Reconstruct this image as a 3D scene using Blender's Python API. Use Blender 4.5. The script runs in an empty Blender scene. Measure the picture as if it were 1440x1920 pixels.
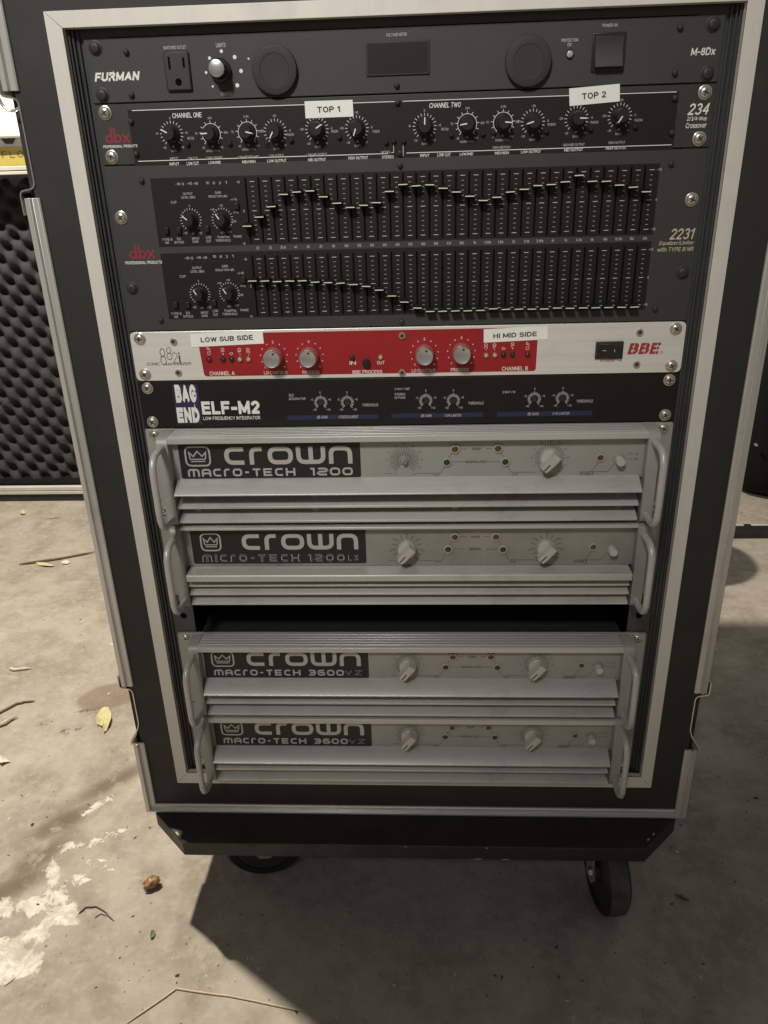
import bpy, bmesh, math, random
from mathutils import Euler, Vector, Matrix
random.seed(7)
S = 0.001                       # everything below is written in millimetres
GZ = 209.0                      # height of the rack's bottom unit above the floor
sc = bpy.context.scene
col = sc.collection

# ------------------------------------------------------------------ camera
F_PX = 1445.26
CAM = Vector((15.957, -675.397, 611.018))
ROT = Euler((math.radians(66.2530), math.radians(1.5591), math.radians(2.4678)), 'XYZ')
cd = bpy.data.cameras.new('camera')
cam = bpy.data.objects.new('camera', cd); col.objects.link(cam)
cam.location = (CAM + Vector((0, 0, GZ))) * S
cam.rotation_euler = ROT
cd.sensor_fit = 'VERTICAL'; cd.sensor_height = 36.0; cd.sensor_width = 27.0
cd.lens = F_PX / 1920 * 36.0
cd.clip_start = 0.02; cd.clip_end = 100
sc.camera = cam

# ------------------------------------------------------------------ light
w = bpy.data.worlds.new('World'); sc.world = w; w.use_nodes = True
bg = w.node_tree.nodes['Background']
bg.inputs[0].default_value = (1.0, 0.95, 0.86, 1); bg.inputs[1].default_value = 0.17

def lamp(name, kind, loc, energy, color, radius, target=None, **kw):
    l = bpy.data.lights.new(name, kind); l.energy = energy; l.color = color
    l.shadow_soft_size = radius
    for k, v in kw.items(): setattr(l, k, v)
    o = bpy.data.objects.new(name, l); col.objects.link(o)
    o.location = (Vector(loc) + Vector((0, 0, GZ))) * S
    if target is not None:
        d = (Vector(target) - Vector(loc)); o.rotation_euler = d.to_track_quat('-Z', 'Y').to_euler()
    return o
# bare lamp high up, behind and to the left of the case: it throws the case's shadow towards the camera
lamp('ceiling_lamp', 'POINT', (-918, 443, 2191), 345, (1.0, 0.90, 0.765), 0.035)
# softer lamp above and in front, to the left
lamp('front_lamp', 'SPOT', (-620, -2070, 2400), 312, (1.0, 0.965, 0.90), 0.20, target=(-150, 0, 800),
     spot_size=math.radians(26.5), spot_blend=1.0)
sc.view_settings.view_transform = 'Standard'; sc.view_settings.look = 'None'
sc.view_settings.exposure = 0.0; sc.view_settings.gamma = 1.0
sc.view_settings.use_curve_mapping = False
sc.render.engine = 'CYCLES'

# ------------------------------------------------------------------ pixel -> place
RM = ROT.to_matrix()
def ray(x, y): return RM @ Vector(((x - 720) / F_PX, -(y - 960) / F_PX, -1))
def P(x, y, Y=0.0):
    """photo pixel -> (X, Z) on the plane that stands at depth Y"""
    d = ray(x, y); t = (Y - CAM.y) / d.y
    return CAM.x + t * d.x, CAM.z + t * d.z
def G(x, y, Z=-GZ):
    d = ray(x, y); t = (Z - CAM.z) / d.z
    return CAM.x + t * d.x, CAM.y + t * d.y

# ------------------------------------------------------------------ materials
def mat(name, c, rough=0.5, metal=0.0, var=0.0, vscale=40, bump=0.0, bscale=400, stretch=None,
        c2=None, rvar=0.0, smudge=0.0, sscale=14, spec=0.5, coat=0.0, emit=None, estr=0.0):
    m = bpy.data.materials.new(name); m.use_nodes = True
    nt = m.node_tree; N = nt.nodes; L = nt.links; b = N['Principled BSDF']
    b.inputs['Base Color'].default_value = (*c, 1); b.inputs['Roughness'].default_value = rough
    b.inputs['Metallic'].default_value = metal; b.inputs['Specular IOR Level'].default_value = spec
    b.inputs['Coat Weight'].default_value = coat
    if emit: b.inputs['Emission Color'].default_value = (*emit, 1); b.inputs['Emission Strength'].default_value = estr
    tc = N.new('ShaderNodeTexCoord'); mp = N.new('ShaderNodeMapping'); L.new(tc.outputs['Object'], mp.inputs[0])
    if stretch: mp.inputs['Scale'].default_value = stretch
    if var or c2:
        n = N.new('ShaderNodeTexNoise'); n.inputs['Scale'].default_value = vscale; n.inputs['Detail'].default_value = 6
        n.inputs['Roughness'].default_value = 0.65
        L.new(mp.outputs[0], n.inputs['Vector'])
        r = N.new('ShaderNodeValToRGB'); L.new(n.outputs['Fac'], r.inputs[0])
        a = c2 if c2 else tuple(max(0, q * (1 - var)) for q in c); d = c if c2 else tuple(min(1, q * (1 + var)) for q in c)
        r.color_ramp.elements[0].position = 0.32; r.color_ramp.elements[1].position = 0.68
        r.color_ramp.elements[0].color = (*a, 1); r.color_ramp.elements[1].color = (*d, 1)
        out = r.outputs[0]
        if smudge:      # dirt and rubbed patches with ragged edges, and fine scratches
            for sc2, lo, hi, am in ((sscale, .56, .70, smudge), (sscale * 7, .62, .72, smudge * .8)):
                k = N.new('ShaderNodeTexNoise'); k.inputs['Scale'].default_value = sc2; k.inputs['Detail'].default_value = 9; k.inputs['Roughness'].default_value = .7
                k.inputs['Distortion'].default_value = .5; L.new(tc.outputs['Object'], k.inputs['Vector'])
                q = N.new('ShaderNodeMapRange'); q.inputs[1].default_value = lo; q.inputs[2].default_value = hi; q.inputs[3].default_value = 0; q.inputs[4].default_value = am
                L.new(k.outputs['Fac'], q.inputs[0])
                x = N.new('ShaderNodeMix'); x.data_type = 'RGBA'; L.new(q.outputs[0], x.inputs[0]); L.new(out, x.inputs[6])
                x.inputs[7].default_value = (*[q_ * .45 for q_ in c], 1) if c[0] > .1 else (*[min(1, q_ * 2.2 + .01) for q_ in c], 1); out = x.outputs[2]
        L.new(out, b.inputs['Base Color'])
        if rvar:
            mr = N.new('ShaderNodeMapRange'); mr.inputs[3].default_value = rough + rvar; mr.inputs[4].default_value = max(0.05, rough - rvar)
            mr.inputs[1].default_value = 0.3; mr.inputs[2].default_value = 0.7
            L.new(n.outputs['Fac'], mr.inputs[0]); L.new(mr.outputs[0], b.inputs['Roughness'])
    if bump:
        n2 = N.new('ShaderNodeTexNoise'); n2.inputs['Scale'].default_value = bscale; n2.inputs['Detail'].default_value = 3
        L.new(mp.outputs[0], n2.inputs['Vector'])
        bp = N.new('ShaderNodeBump'); bp.inputs['Strength'].default_value = bump; bp.inputs['Distance'].default_value = 0.001
        L.new(n2.outputs['Fac'], bp.inputs['Height']); L.new(bp.outputs[0], b.inputs['Normal'])
    return m

M = dict(
    laminate=mat('black_laminate', (.022, .022, .0205), .58, var=.12, vscale=18, bump=.035, bscale=900, rvar=.05, smudge=.25, sscale=9, spec=.42),
    trim=mat('trim_aluminium', (.60, .575, .53), .56, .12, var=.06, vscale=30, stretch=(1, 1, .12), bump=.03, bscale=300, smudge=.18, sscale=20),
    extr=mat('edge_aluminium', (.58, .57, .54), .36, .5, var=.16, vscale=60, stretch=(1, 1, .06), rvar=.08, smudge=.25, sscale=18),
    extrh=mat('edge_aluminium_flat', (.58, .57, .54), .36, .5, var=.16, vscale=60, stretch=(.06, 1, 1), rvar=.08, smudge=.3, sscale=18),
    chrome=mat('zinc_steel', (.72, .70, .66), .22, .9, var=.12, vscale=90, rvar=.1),
    ply=mat('black_painted_plywood', (.016, .0155, .014), .5, var=.35, vscale=25, bump=.15, bscale=250, rvar=.1),
    woodchip=mat('bare_wood_chip', (.42, .33, .22), .8, var=.2),
    rail=mat('black_rail_steel', (.040, .042, .044), .36, .0, var=.15, vscale=60, spec=.6),
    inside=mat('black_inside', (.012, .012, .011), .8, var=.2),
    panel=mat('charcoal_panel_paint', (.030, .031, .029), .6, var=.08, vscale=50, bump=.10, bscale=1600),
    panel2=mat('black_panel_paint', (.025, .0255, .024), .58, var=.10, vscale=50, bump=.08, bscale=1600),
    overlay=mat('black_print_field', (.0075, .0075, .0072), .5, var=.1, spec=.35),
    slot=mat('slot_black', (.0025, .0025, .0025), .8, var=.2, spec=.05),
    plastic=mat('black_plastic', (.014, .014, .014), .36, var=.12, vscale=120),
    cap=mat('fader_black', (.007, .007, .007), .65, var=.1, spec=.2), tube=mat('lamp_tube_black', (.023, .0235, .022), .62, var=.1, spec=.4),
    dplastic=mat('dull_black_plastic', (.022, .022, .021), .55, var=.12, vscale=120),
    white=mat('white_print', (.70, .70, .66), .6, var=.05),
    dimwhite=mat('grey_print', (.42, .42, .39), .6, var=.08),
    faderline=mat('pale_line', (.72, .66, .50), .5, var=.08), tick=mat('tick_print', (.30, .30, .275), .6, var=.1), tickl=mat('long_tick_print', (.50, .50, .46), .6, var=.1),
    gold=mat('gold_print', (.50, .44, .32), .5, var=.05),
    redink=mat('red_print', (.24, .016, .03), .5, var=.08),
    bbered=mat('red_panel_print', (.27, .0085, .012), .46, var=.06, vscale=30),
    darkred=mat('dark_red_print', (.30, .03, .03), .5, var=.08),
    darkbrown=mat('dark_brown_print', (.10, .05, .045), .5, var=.08),
    purple=mat('purple_print', (.022, .018, .062), .5, var=.08),
    brushed=mat('brushed_aluminium', (.80, .785, .74), .38, .45, var=.10, vscale=260, stretch=(.02, 1, 1), rvar=.07, smudge=.12, sscale=25),
    amp=mat('grey_amp_paint', (.305, .297, .275), .46, .12, var=.07, vscale=22, bump=.05, bscale=900, rvar=.05, smudge=.25),
    amp2=mat('worn_amp_paint', (.265, .255, .23), .42, .2, var=.14, vscale=26, bump=.05, bscale=700, rvar=.08, smudge=.5, sscale=18),
    ampedge=mat('amp_extrusion', (.49, .482, .46), .37, .32, var=.10, vscale=40, stretch=(.08, 1, 1), rvar=.08, smudge=.35, sscale=16),
    amphandle=mat('handle_paint', (.46, .455, .44), .38, .2, var=.10, vscale=60, rvar=.08, smudge=.35, sscale=40),
    badge=mat('badge_black', (.012, .0118, .011), .5, var=.1),
    badgeink=mat('badge_silver', (.42, .41, .38), .45, .1, var=.05),
    ampink=mat('dark_grey_print', (.022, .021, .018), .6, var=.1),
    knob=mat('silver_knob', (.52, .505, .47), .34, .35, var=.06, vscale=80),
    knobmetal=mat('spun_aluminium', (.60, .61, .60), .26, .85, var=.06, vscale=200),
    tint=mat('smoked_window', (.013, .013, .0125), .3, var=.05, spec=.6),
    ledamber=mat('amber_lens', (.085, .045, .012), .25, var=.2), ledgreen=mat('green_lens', (.010, .042, .022), .25, var=.2),
    ledyel=mat('yellow_lens', (.50, .38, .16), .3, var=.2), ledred=mat('red_lens', (.20, .02, .01), .25, var=.2),
    ledoff=mat('dark_lens', (.035, .014, .012), .35, var=.2),
    ledclear=mat('clear_lens', (.36, .37, .33), .2, var=.1),
    ledring=mat('cream_bezel', (.34, .32, .275), .4, .1, var=.06),
    screw=mat('nickel_screw', (.62, .58, .52), .27, .85, var=.15, vscale=300, rvar=.08),
    bscrew=mat('black_screw', (.024, .024, .023), .55, .0, var=.1),
    recess=mat('screw_recess', (.01, .009, .008), .7, var=.2),
    tape=mat('label_tape', (.74, .73, .70), .5, var=.04, vscale=60), tapeink=mat('tape_ink', (.03, .028, .035), .6, var=.1),
    foam=mat('grey_acoustic_foam', (.047, .046, .045), .95, var=.15, vscale=90, bump=.5, bscale=900, spec=.15),
    lidgrey=mat('grey_lid_inside', (.50, .50, .48), .6, var=.1),
    whitepl=mat('white_plastic', (.82, .81, .77), .4, var=.03), greypl=mat('light_grey_plastic', (.55, .55, .54), .5, var=.05),
    yellow=mat('yellow_label', (.46, .37, .09), .5, var=.06), labelink=mat('label_ink', (.10, .085, .05), .6, var=.1),
    tyre=mat('dark_blue_rubber', (.007, .009, .017), .5, var=.3, vscale=70), tread=mat('dusty_tread', (.06, .057, .05), .7, var=.5, vscale=70),
    leaf=mat('dry_yellow_leaf', (.56, .52, .29), .6, c2=(.44, .40, .19), vscale=90), greenleaf=mat('small_green_leaf', (.12, .16, .05), .6, var=.2),
    deadleaf=mat('curled_brown_leaf', (.42, .25, .11), .42, c2=(.13, .06, .025), vscale=170, bump=.4, bscale=500),
    twig=mat('brown_twig', (.14, .10, .065), .8, var=.3, vscale=200), straw=mat('pale_straw', (.50, .42, .28), .6, var=.15, vscale=200),
    chip=mat('white_chip', (.62, .58, .48), .7, var=.1), bark=mat('dark_chip', (.07, .05, .035), .8, var=.3),
    bagcloth=mat('black_cloth', (.0035, .0035, .0035), .85, var=.2, spec=.2, bump=.3, bscale=500),
)

# ------------------------------------------------------------------ mesh helpers (mm)
class MB:
    def __init__(s): s.v = []; s.f = []; s.m = []
    def add(s, vs, fs, m=0):
        o = len(s.v); s.v += [tuple(q) for q in vs]; s.f += [tuple(i + o for i in q) for q in fs]; s.m += [m] * len(fs); return s
    def box(s, x0, x1, y0, y1, z0, z1, m=0):
        vs = [(x, y, z) for x in (x0, x1) for y in (y0, y1) for z in (z0, z1)]
        return s.add(vs, [(0, 1, 3, 2), (4, 6, 7, 5), (0, 4, 5, 1), (2, 3, 7, 6), (0, 2, 6, 4), (1, 5, 7, 3)], m)
    def prism(s, poly, axis, a0, a1, m=0, miter0=None, miter1=None):
        """poly: 2D points in the two other axes (order x,y,z without axis); extruded from a0 to a1"""
        n = len(poly); vs = []
        for k, a in enumerate((a0, a1)):
            for i, (u, w_) in enumerate(poly):
                b = a
                mt = (miter0, miter1)[k]
                if mt: b = a + mt(u, w_)
                vs.append({'x': (b, u, w_), 'y': (u, b, w_), 'z': (u, w_, b)}[axis])
        fs = [tuple(range(n))[::-1], tuple(range(n, 2 * n))] + [(i, (i + 1) % n, n + (i + 1) % n, n + i) for i in range(n)]
        return s.add(vs, fs, m)
    def lathe(s, prof, n=24, c=(0, 0, 0), m=0, axis='y', caps=True):
        """prof: (radius, offset along the axis)"""
        vs = []
        for r, h in prof:
            for i in range(n):
                a = 2 * math.pi * i / n; u, w_ = r * math.cos(a), r * math.sin(a)
                q = {'y': (u, h, w_), 'x': (h, u, w_), 'z': (u, w_, h)}[axis]
                vs.append((q[0] + c[0], q[1] + c[1], q[2] + c[2]))
        fs = []
        for k in range(len(prof) - 1):
            for i in range(n):
                j = (i + 1) % n
                fs.append((k * n + i, k * n + j, (k + 1) * n + j, (k + 1) * n + i))
        if caps:
            fs.append(tuple(range(n))[::-1]); fs.append(tuple((len(prof) - 1) * n + i for i in range(n)))
        return s.add(vs, fs, m)
    def tube(s, pts, r, n=10, m=0, r1=None):
        pts = [Vector(p) for p in pts]; rings = []
        t0 = (pts[1] - pts[0]).normalized(); up = Vector((0, 0, 1)) if abs(t0.z) < .9 else Vector((1, 0, 0))
        nrm = t0.cross(up).normalized(); vs = []
        for i, p in enumerate(pts):
            t = ((pts[min(i + 1, len(pts) - 1)] - p).normalized() + (p - pts[max(i - 1, 0)]).normalized()).normalized()
            nrm = (nrm - t * nrm.dot(t)).normalized(); bn = t.cross(nrm)
            rr = r if r1 is None else (r + (r1 - r) * i / (len(pts) - 1)) * (.35 if i in (0, len(pts) - 1) else 1)
            for k in range(n):
                a = 2 * math.pi * k / n; vs.append(p + nrm * rr * math.cos(a) + bn * rr * math.sin(a))
        fs = [(i * n + k, i * n + (k + 1) % n, (i + 1) * n + (k + 1) % n, (i + 1) * n + k) for i in range(len(pts) - 1) for k in range(n)]
        fs += [tuple(range(n))[::-1], tuple((len(pts) - 1) * n + k for k in range(n))]
        return s.add(vs, fs, m)
    # ---- flat print on a plane facing the camera side (-Y)
    def flat(s, poly, Y, m=0):
        a = sum(poly[i][0] * poly[(i + 1) % len(poly)][1] - poly[(i + 1) % len(poly)][0] * poly[i][1] for i in range(len(poly)))
        if a < 0: poly = poly[::-1]
        return s.add([(x, Y, z) for x, z in poly], [tuple(range(len(poly)))], m)
    def rect(s, x0, x1, z0, z1, Y, m=0): return s.flat([(x0, z0), (x1, z0), (x1, z1), (x0, z1)], Y, m)
    def stroke(s, pts, wd, Y, closed=False, m=0):
        n = len(pts); out = []
        for i in range(n):
            p = Vector(pts[i]); a = Vector(pts[i - 1]) if (i > 0 or closed) else None
            b = Vector(pts[(i + 1) % n]) if (i < n - 1 or closed) else None
            d0 = (p - a).normalized() if a else None; d1 = (b - p).normalized() if b else None
            if d0 is None: d0 = d1
            if d1 is None: d1 = d0
            n0 = Vector((-d0.y, d0.x)); n1 = Vector((-d1.y, d1.x)); mt = (n0 + n1)
            mt = mt.normalized() if mt.length > 1e-6 else n0
            k = wd / 2 / max(.35, mt.dot(n0)); out.append((p + mt * k, p - mt * k))
        vs = [(q.x, Y, q.y) for pr in out for q in pr]; rng = n if closed else n - 1
        fs = [(2 * i, 2 * i + 1, 2 * ((i + 1) % n) + 1, 2 * ((i + 1) % n)) for i in range(rng)]
        return s.add(vs, fs, m)
    def line(s, a, b, wd, Y, m=0): return s.stroke([a, b], wd, Y, m=m)
    def disc(s, x, z, r, Y, n=10, m=0): return s.flat([(x + r * math.cos(2 * math.pi * i / n), z + r * math.sin(2 * math.pi * i / n)) for i in range(n)], Y, m)
    def mesh(s, name, mats, origin=(0, 0, 0), smooth=True, angle=35):
        me = bpy.data.meshes.new(name)
        me.from_pydata([((x - origin[0]) * S, (y - origin[1]) * S, (z - origin[2]) * S) for x, y, z in s.v], [], s.f)
        for q in (mats if isinstance(mats, (list, tuple)) else [mats]): me.materials.append(M[q] if isinstance(q, str) else q)
        me.polygons.foreach_set('material_index', s.m)
        if smooth:
            me.polygons.foreach_set('use_smooth', [True] * len(s.f)); me.set_sharp_from_angle(angle=math.radians(angle))
        me.update(); return me
    def build(s, name, mats, root=None, bevel=0.0, smooth=True, angle=35, label=None, kind=None):
        rt = root
        while rt is not None and '_o' not in rt: rt = rt.parent
        org = rt['_o'] if rt is not None else (0, 0, -GZ)
        o = bpy.data.objects.new(name, s.mesh(name, mats, org, smooth, angle)); col.objects.link(o)
        if root is not None: o.parent = root
        if bevel:
            b = o.modifiers.new('bevel', 'BEVEL'); b.width = bevel * S; b.segments = 2; b.limit_method = 'ANGLE'; b.angle_limit = math.radians(40)
        if label: o['label'] = label
        if kind: o['kind'] = kind
        return o

def thing(name, label, cat, o, group=None):
    e = bpy.data.objects.new(name, None); col.objects.link(e); e.empty_display_size = .02
    e.location = (o[0] * S, o[1] * S, (o[2] + GZ) * S); e['_o'] = [float(q) for q in o]
    e['label'] = label; e['category'] = cat
    if group: e['group'] = group
    return e
def single(mb, name, mats, o, label, cat, group=None, bevel=0, smooth=True, kind=None, angle=35):
    """a thing that is one mesh, its origin at o"""
    ob = bpy.data.objects.new(name, mb.mesh(name, mats, o, smooth, angle)); col.objects.link(ob)
    ob.location = (o[0] * S, o[1] * S, (o[2] + GZ) * S)
    if label: ob['label'] = label
    if cat: ob['category'] = cat
    if group: ob['group'] = group
    if kind: ob['kind'] = kind
    if bevel:
        b = ob.modifiers.new('bevel', 'BEVEL'); b.width = bevel * S; b.segments = 2; b.limit_method = 'ANGLE'
    return ob
def put(name, me, root, pos, rot=0.0, scale=1.0):
    """a piece that shares its mesh; rot turns it about the axis that points at the viewer (clockwise)"""
    o = bpy.data.objects.new(name, me); col.objects.link(o); o.parent = root
    r = root
    while '_o' not in r: r = r.parent
    org = Vector(r['_o'])
    if root is not r: org = org + Vector(root.location) / S
    o.location = (Vector(pos) - org) * S
    o.rotation_euler = (0, math.radians(rot), 0)
    if scale != 1.0: o.scale = (scale,) * 3
    return o

# ------------------------------------------------------------------ lettering
class Words:
    """every word added becomes a printed part of its own"""
    def __init__(s, root, m, name='lettering'): s.root, s.m, s.name = root, m, name
    def add(s, vs, fs, m=0):
        b = MB(); b.add(vs, fs); b.build(s.name, s.m, s.root, smooth=False)
_tc = {}
def _arc(cx, cy, rx, ry, a0, a1, n=10):
    return [(cx + rx * math.cos(math.radians(a0 + (a1 - a0) * k / n)), cy + ry * math.sin(math.radians(a0 + (a1 - a0) * k / n))) for k in range(n + 1)]
def _font():
    """plain grotesque lettering as centre lines: width, strokes"""
    W = .62; f = {}
    o = _arc(.34, .5, .34, .5, 90, 450, 20)
    f['A'] = (.72, [[(0, 0), (.36, 1), (.72, 0)], [(.13, .32), (.59, .32)]])
    f['B'] = (W, [[(0, .54), (0, 1)] + _arc(.36, .77, .22, .23, 90, -90, 8) + [(0, .54)], [(0, .54), (.36, .54)] + _arc(.36, .27, .26, .27, 90, -90, 8) + [(0, 0), (0, .54)]])
    f['C'] = (.68, [_arc(.36, .5, .36, .5, 42, 318, 18)])
    f['D'] = (.64, [[(0, 0), (0, 1), (.26, 1)] + _arc(.26, .5, .38, .5, 90, -90, 12) + [(0, 0)]])
    f['E'] = (.54, [[(.54, 1), (0, 1), (0, 0), (.54, 0)], [(0, .52), (.48, .52)]])
    f['F'] = (.52, [[(.52, 1), (0, 1), (0, 0)], [(0, .5), (.44, .5)]])
    f['G'] = (.7, [_arc(.36, .5, .36, .5, 42, 350, 18) + [(.70, .44), (.38, .44)]])
    f['H'] = (W, [[(0, 0), (0, 1)], [(W, 0), (W, 1)], [(0, .53), (W, .53)]])
    f['I'] = (.02, [[(.01, 0), (.01, 1)]])
    f['J'] = (.46, [[(.46, 1), (.46, .25)] + _arc(.23, .25, .23, .25, 0, -180, 8)])
    f['K'] = (W, [[(0, 0), (0, 1)], [(W, 1), (0, .42)], [(.2, .58), (W, 0)]])
    f['L'] = (.5, [[(0, 1), (0, 0), (.5, 0)]])
    f['M'] = (.78, [[(0, 0), (0, 1), (.39, .12), (.78, 1), (.78, 0)]])
    f['N'] = (W, [[(0, 0), (0, 1), (W, 0), (W, 1)]])
    f['O'] = (.68, [o])
    f['P'] = (.58, [[(0, 0), (0, 1), (.32, 1)] + _arc(.32, .73, .26, .27, 90, -90, 8) + [(0, .46)]])
    f['Q'] = (.7, [o, [(.42, .22), (.7, -.02)]])
    f['R'] = (.62, [[(0, 0), (0, 1), (.34, 1)] + _arc(.34, .75, .25, .25, 90, -90, 8) + [(0, .5)], [(.34, .5), (.62, 0)]])
    sc_ = _arc(.31, .74, .29, .26, 25, 255, 10) + _arc(.31, .26, .31, .26, 75, -155, 10)
    f['S'] = (.62, [sc_])
    f['T'] = (.6, [[(0, 1), (.6, 1)], [(.3, 1), (.3, 0)]])
    f['U'] = (W, [[(0, 1), (0, .31)] + _arc(.31, .31, .31, .31, 180, 360, 10) + [(W, 1)]])
    f['V'] = (.66, [[(0, 1), (.33, 0), (.66, 1)]]); f['W'] = (.96, [[(0, 1), (.24, 0), (.48, .95), (.72, 0), (.96, 1)]])
    f['X'] = (.62, [[(0, 0), (.62, 1)], [(0, 1), (.62, 0)]]); f['Y'] = (.64, [[(0, 1), (.32, .45), (.64, 1)], [(.32, .45), (.32, 0)]])
    f['Z'] = (.56, [[(0, 1), (.56, 1), (0, 0), (.56, 0)]])
    f['0'] = (.52, [_arc(.26, .5, .26, .5, 90, 450, 16)]); f['1'] = (.26, [[(0, .78), (.24, 1), (.24, 0)]])
    f['2'] = (.52, [_arc(.26, .73, .26, .27, 165, -25, 9) + [(0, 0), (.52, 0)]])
    f['3'] = (.52, [_arc(.25, .75, .24, .25, 150, -80, 9) + _arc(.25, .265, .27, .265, 80, -150, 9)])
    f['4'] = (.56, [[(.42, 0), (.42, 1), (0, .3), (.56, .3)]])
    f['5'] = (.52, [[(.48, 1), (.08, 1), (.03, .5)] + _arc(.25, .32, .27, .32, 125, -150, 10)])
    f['6'] = (.52, [_arc(.26, .31, .26, .31, 90, 450, 14), [(.01, .36), (.06, .7), (.2, .94), (.34, 1), (.48, .9)]])
    f['7'] = (.5, [[(0, 1), (.5, 1), (.18, 0)]])
    f['8'] = (.52, [_arc(.26, .76, .23, .24, 90, 450, 14), _arc(.26, .26, .26, .27, 90, 450, 14)])
    f['9'] = (.52, [_arc(.26, .69, .26, .31, 90, 450, 14), [(.51, .64), (.46, .3), (.32, .06), (.18, 0), (.04, .1)]])
    f['-'] = (.3, [[(0, .42), (.3, .42)]]); f['+'] = (.44, [[(0, .45), (.44, .45)], [(.22, .22), (.22, .68)]])
    f['.'] = (.06, [[(.03, -.02), (.03, .08)]]); f['/'] = (.32, [[(0, -.05), (.32, 1.05)]])
    f['('] = (.2, [_arc(.4, .45, .4, .7, 130, 230, 8)]); f[')'] = (.2, [_arc(-.2, .45, .4, .7, 50, -50, 8)])
    x = .72; r_ = _arc(.27, .36, .27, .36, 90, 450, 14)
    f['o'] = (.54, [r_]); f['a'] = (.54, [r_, [(.54, x), (.54, 0)]]); f['d'] = (.54, [r_, [(.54, 1), (.54, 0)]]); f['b'] = (.54, [r_, [(0, 1), (0, 0)]])
    f['q'] = (.54, [r_, [(.54, x), (.54, -.28)]]); f['e'] = (.54, [[(.02, .37), (.52, .37)] + _arc(.27, .36, .27, .36, 5, 310, 14)])
    f['i'] = (.02, [[(.01, 0), (.01, x)], [(.01, .9), (.01, 1)]]); f['l'] = (.02, [[(.01, 0), (.01, 1)]])
    f['k'] = (.48, [[(0, 0), (0, 1)], [(.46, x), (0, .28)], [(.16, .42), (.48, 0)]])
    n_ = [(0, .45)] + _arc(.24, .46, .24, .26, 180, 0, 8) + [(.48, 0)]
    f['h'] = (.48, [[(0, 0), (0, 1)], n_]); f['n'] = (.48, [[(0, 0), (0, x)], n_])
    f['m'] = (.8, [[(0, 0), (0, x)], [(0, .5)] + _arc(.2, .52, .2, .2, 180, 0, 6) + [(.4, 0)], [(.4, .5)] + _arc(.6, .52, .2, .2, 180, 0, 6) + [(.8, 0)]])
    f['r'] = (.3, [[(0, 0), (0, x)], [(0, .45)] + _arc(.26, .46, .26, .26, 180, 80, 5)])
    f['s'] = (.44, [[(p[0] * .72, p[1] * x) for p in sc_]]); f['t'] = (.3, [[(.12, .98), (.12, .12), (.18, 0), (.3, 0)], [(0, x), (.3, x)]])
    f['u'] = (.48, [[(0, x), (0, .26)] + _arc(.24, .26, .24, .26, 180, 360, 8), [(.48, x), (.48, 0)]])
    f['v'] = (.5, [[(0, x), (.25, 0), (.5, x)]]); f['w'] = (.74, [[(0, x), (.18, 0), (.37, .68), (.56, 0), (.74, x)]])
    f['x'] = (.48, [[(0, 0), (.48, x)], [(0, x), (.48, 0)]]); f['y'] = (.5, [[(0, x), (.25, 0)], [(.5, x), (.25, 0), (.12, -.28)]])
    f['z'] = (.44, [[(0, x), (.44, x), (0, 0), (.44, 0)]])
    return f
_F = _font()
def glyphs(s, bold=0.0, shear=0.0):
    key = (s, bold, shear)
    if key not in _tc:
        t = .125 + min(bold * 2.4, .17); x = 0.0; mb = MB()
        for ch in s:
            if ch == ' ': x += .38; continue
            wd, strokes = _F[ch]; parts = []
            for st_ in strokes:     # sharp corners are drawn as two bars that meet
                cur = [st_[0]]
                for i_ in range(1, len(st_) - 1):
                    a, p, b = Vector(st_[i_ - 1]), Vector(st_[i_]), Vector(st_[i_ + 1]); cur.append(st_[i_])
                    if (a - p).normalized().dot((b - p).normalized()) > .25: parts.append((cur, 1)); cur = [st_[i_]]
                cur.append(st_[-1]); parts.append((cur, len(cur) < len(st_)))
            for k, (st_, cut_) in enumerate(parts):
                pts = [(a + x, b * (1 - t) + t / 2) for a, b in st_]
                closed = len(pts) > 12 and abs(pts[0][0] - pts[-1][0]) < 1e-6 and abs(pts[0][1] - pts[-1][1]) < 1e-6
                if closed: pts = pts[:-1]
                else:   # square ends reach the full height of the letter
                    for e_, n_ in ((0, 1), (-1, -2)):
                        a, b = Vector(pts[e_]), Vector(pts[n_]); d = (a - b).normalized() * t * (.3 if cut_ and abs((a - b).normalized().x) > .15 else .5); q = a + d
                        pts[e_] = (q.x, q.y)
                mb.stroke(pts, t, k * .012, closed)
            x += wd + .11 + t
        v = [(a + c * shear, c, b) for a, b, c in mb.v]; f = mb.f
        xs = [q[0] for q in v]; ys = [q[1] for q in v]
        _tc[key] = (v, f, min(xs), max(xs), min(ys), max(ys))
    return _tc[key]
def text_mm(mb, s, x0, x1, z0, z1, Y, bold=0.0, shear=0.0, m=0, rot=False):
    v, f, a, b, c, d = glyphs(s, bold, shear)
    if rot:   # reads upwards
        vs = [(x0 + (1 - (q[1] - c) / (d - c)) * (x1 - x0), Y - q[2], z0 + (q[0] - a) / (b - a) * (z1 - z0)) for q in v]
    else:
        vs = [(x0 + (q[0] - a) / (b - a) * (x1 - x0), Y - q[2], z0 + (q[1] - c) / (d - c) * (z1 - z0)) for q in v]
    mb.add(vs, f, m)
def T(mb, s, x0, x1, yc, h, Y=-.12, bold=0.0, shear=0.0, m=0, rot=False, Yp=None):
    """text that fills the photo's box x0..x1, centred on yc, h pixels tall"""
    Yp = Y if Yp is None else Yp
    xm = (x0 + x1) / 2
    X0 = P(x0, yc, Yp)[0]; X1 = P(x1, yc, Yp)[0]; Z1 = P(xm, yc - h / 2, Yp)[1]; Z0 = P(xm, yc + h / 2, Yp)[1]
    text_mm(mb, s, X0, X1, Z0, Z1, Y, bold, shear, m, rot)
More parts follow.
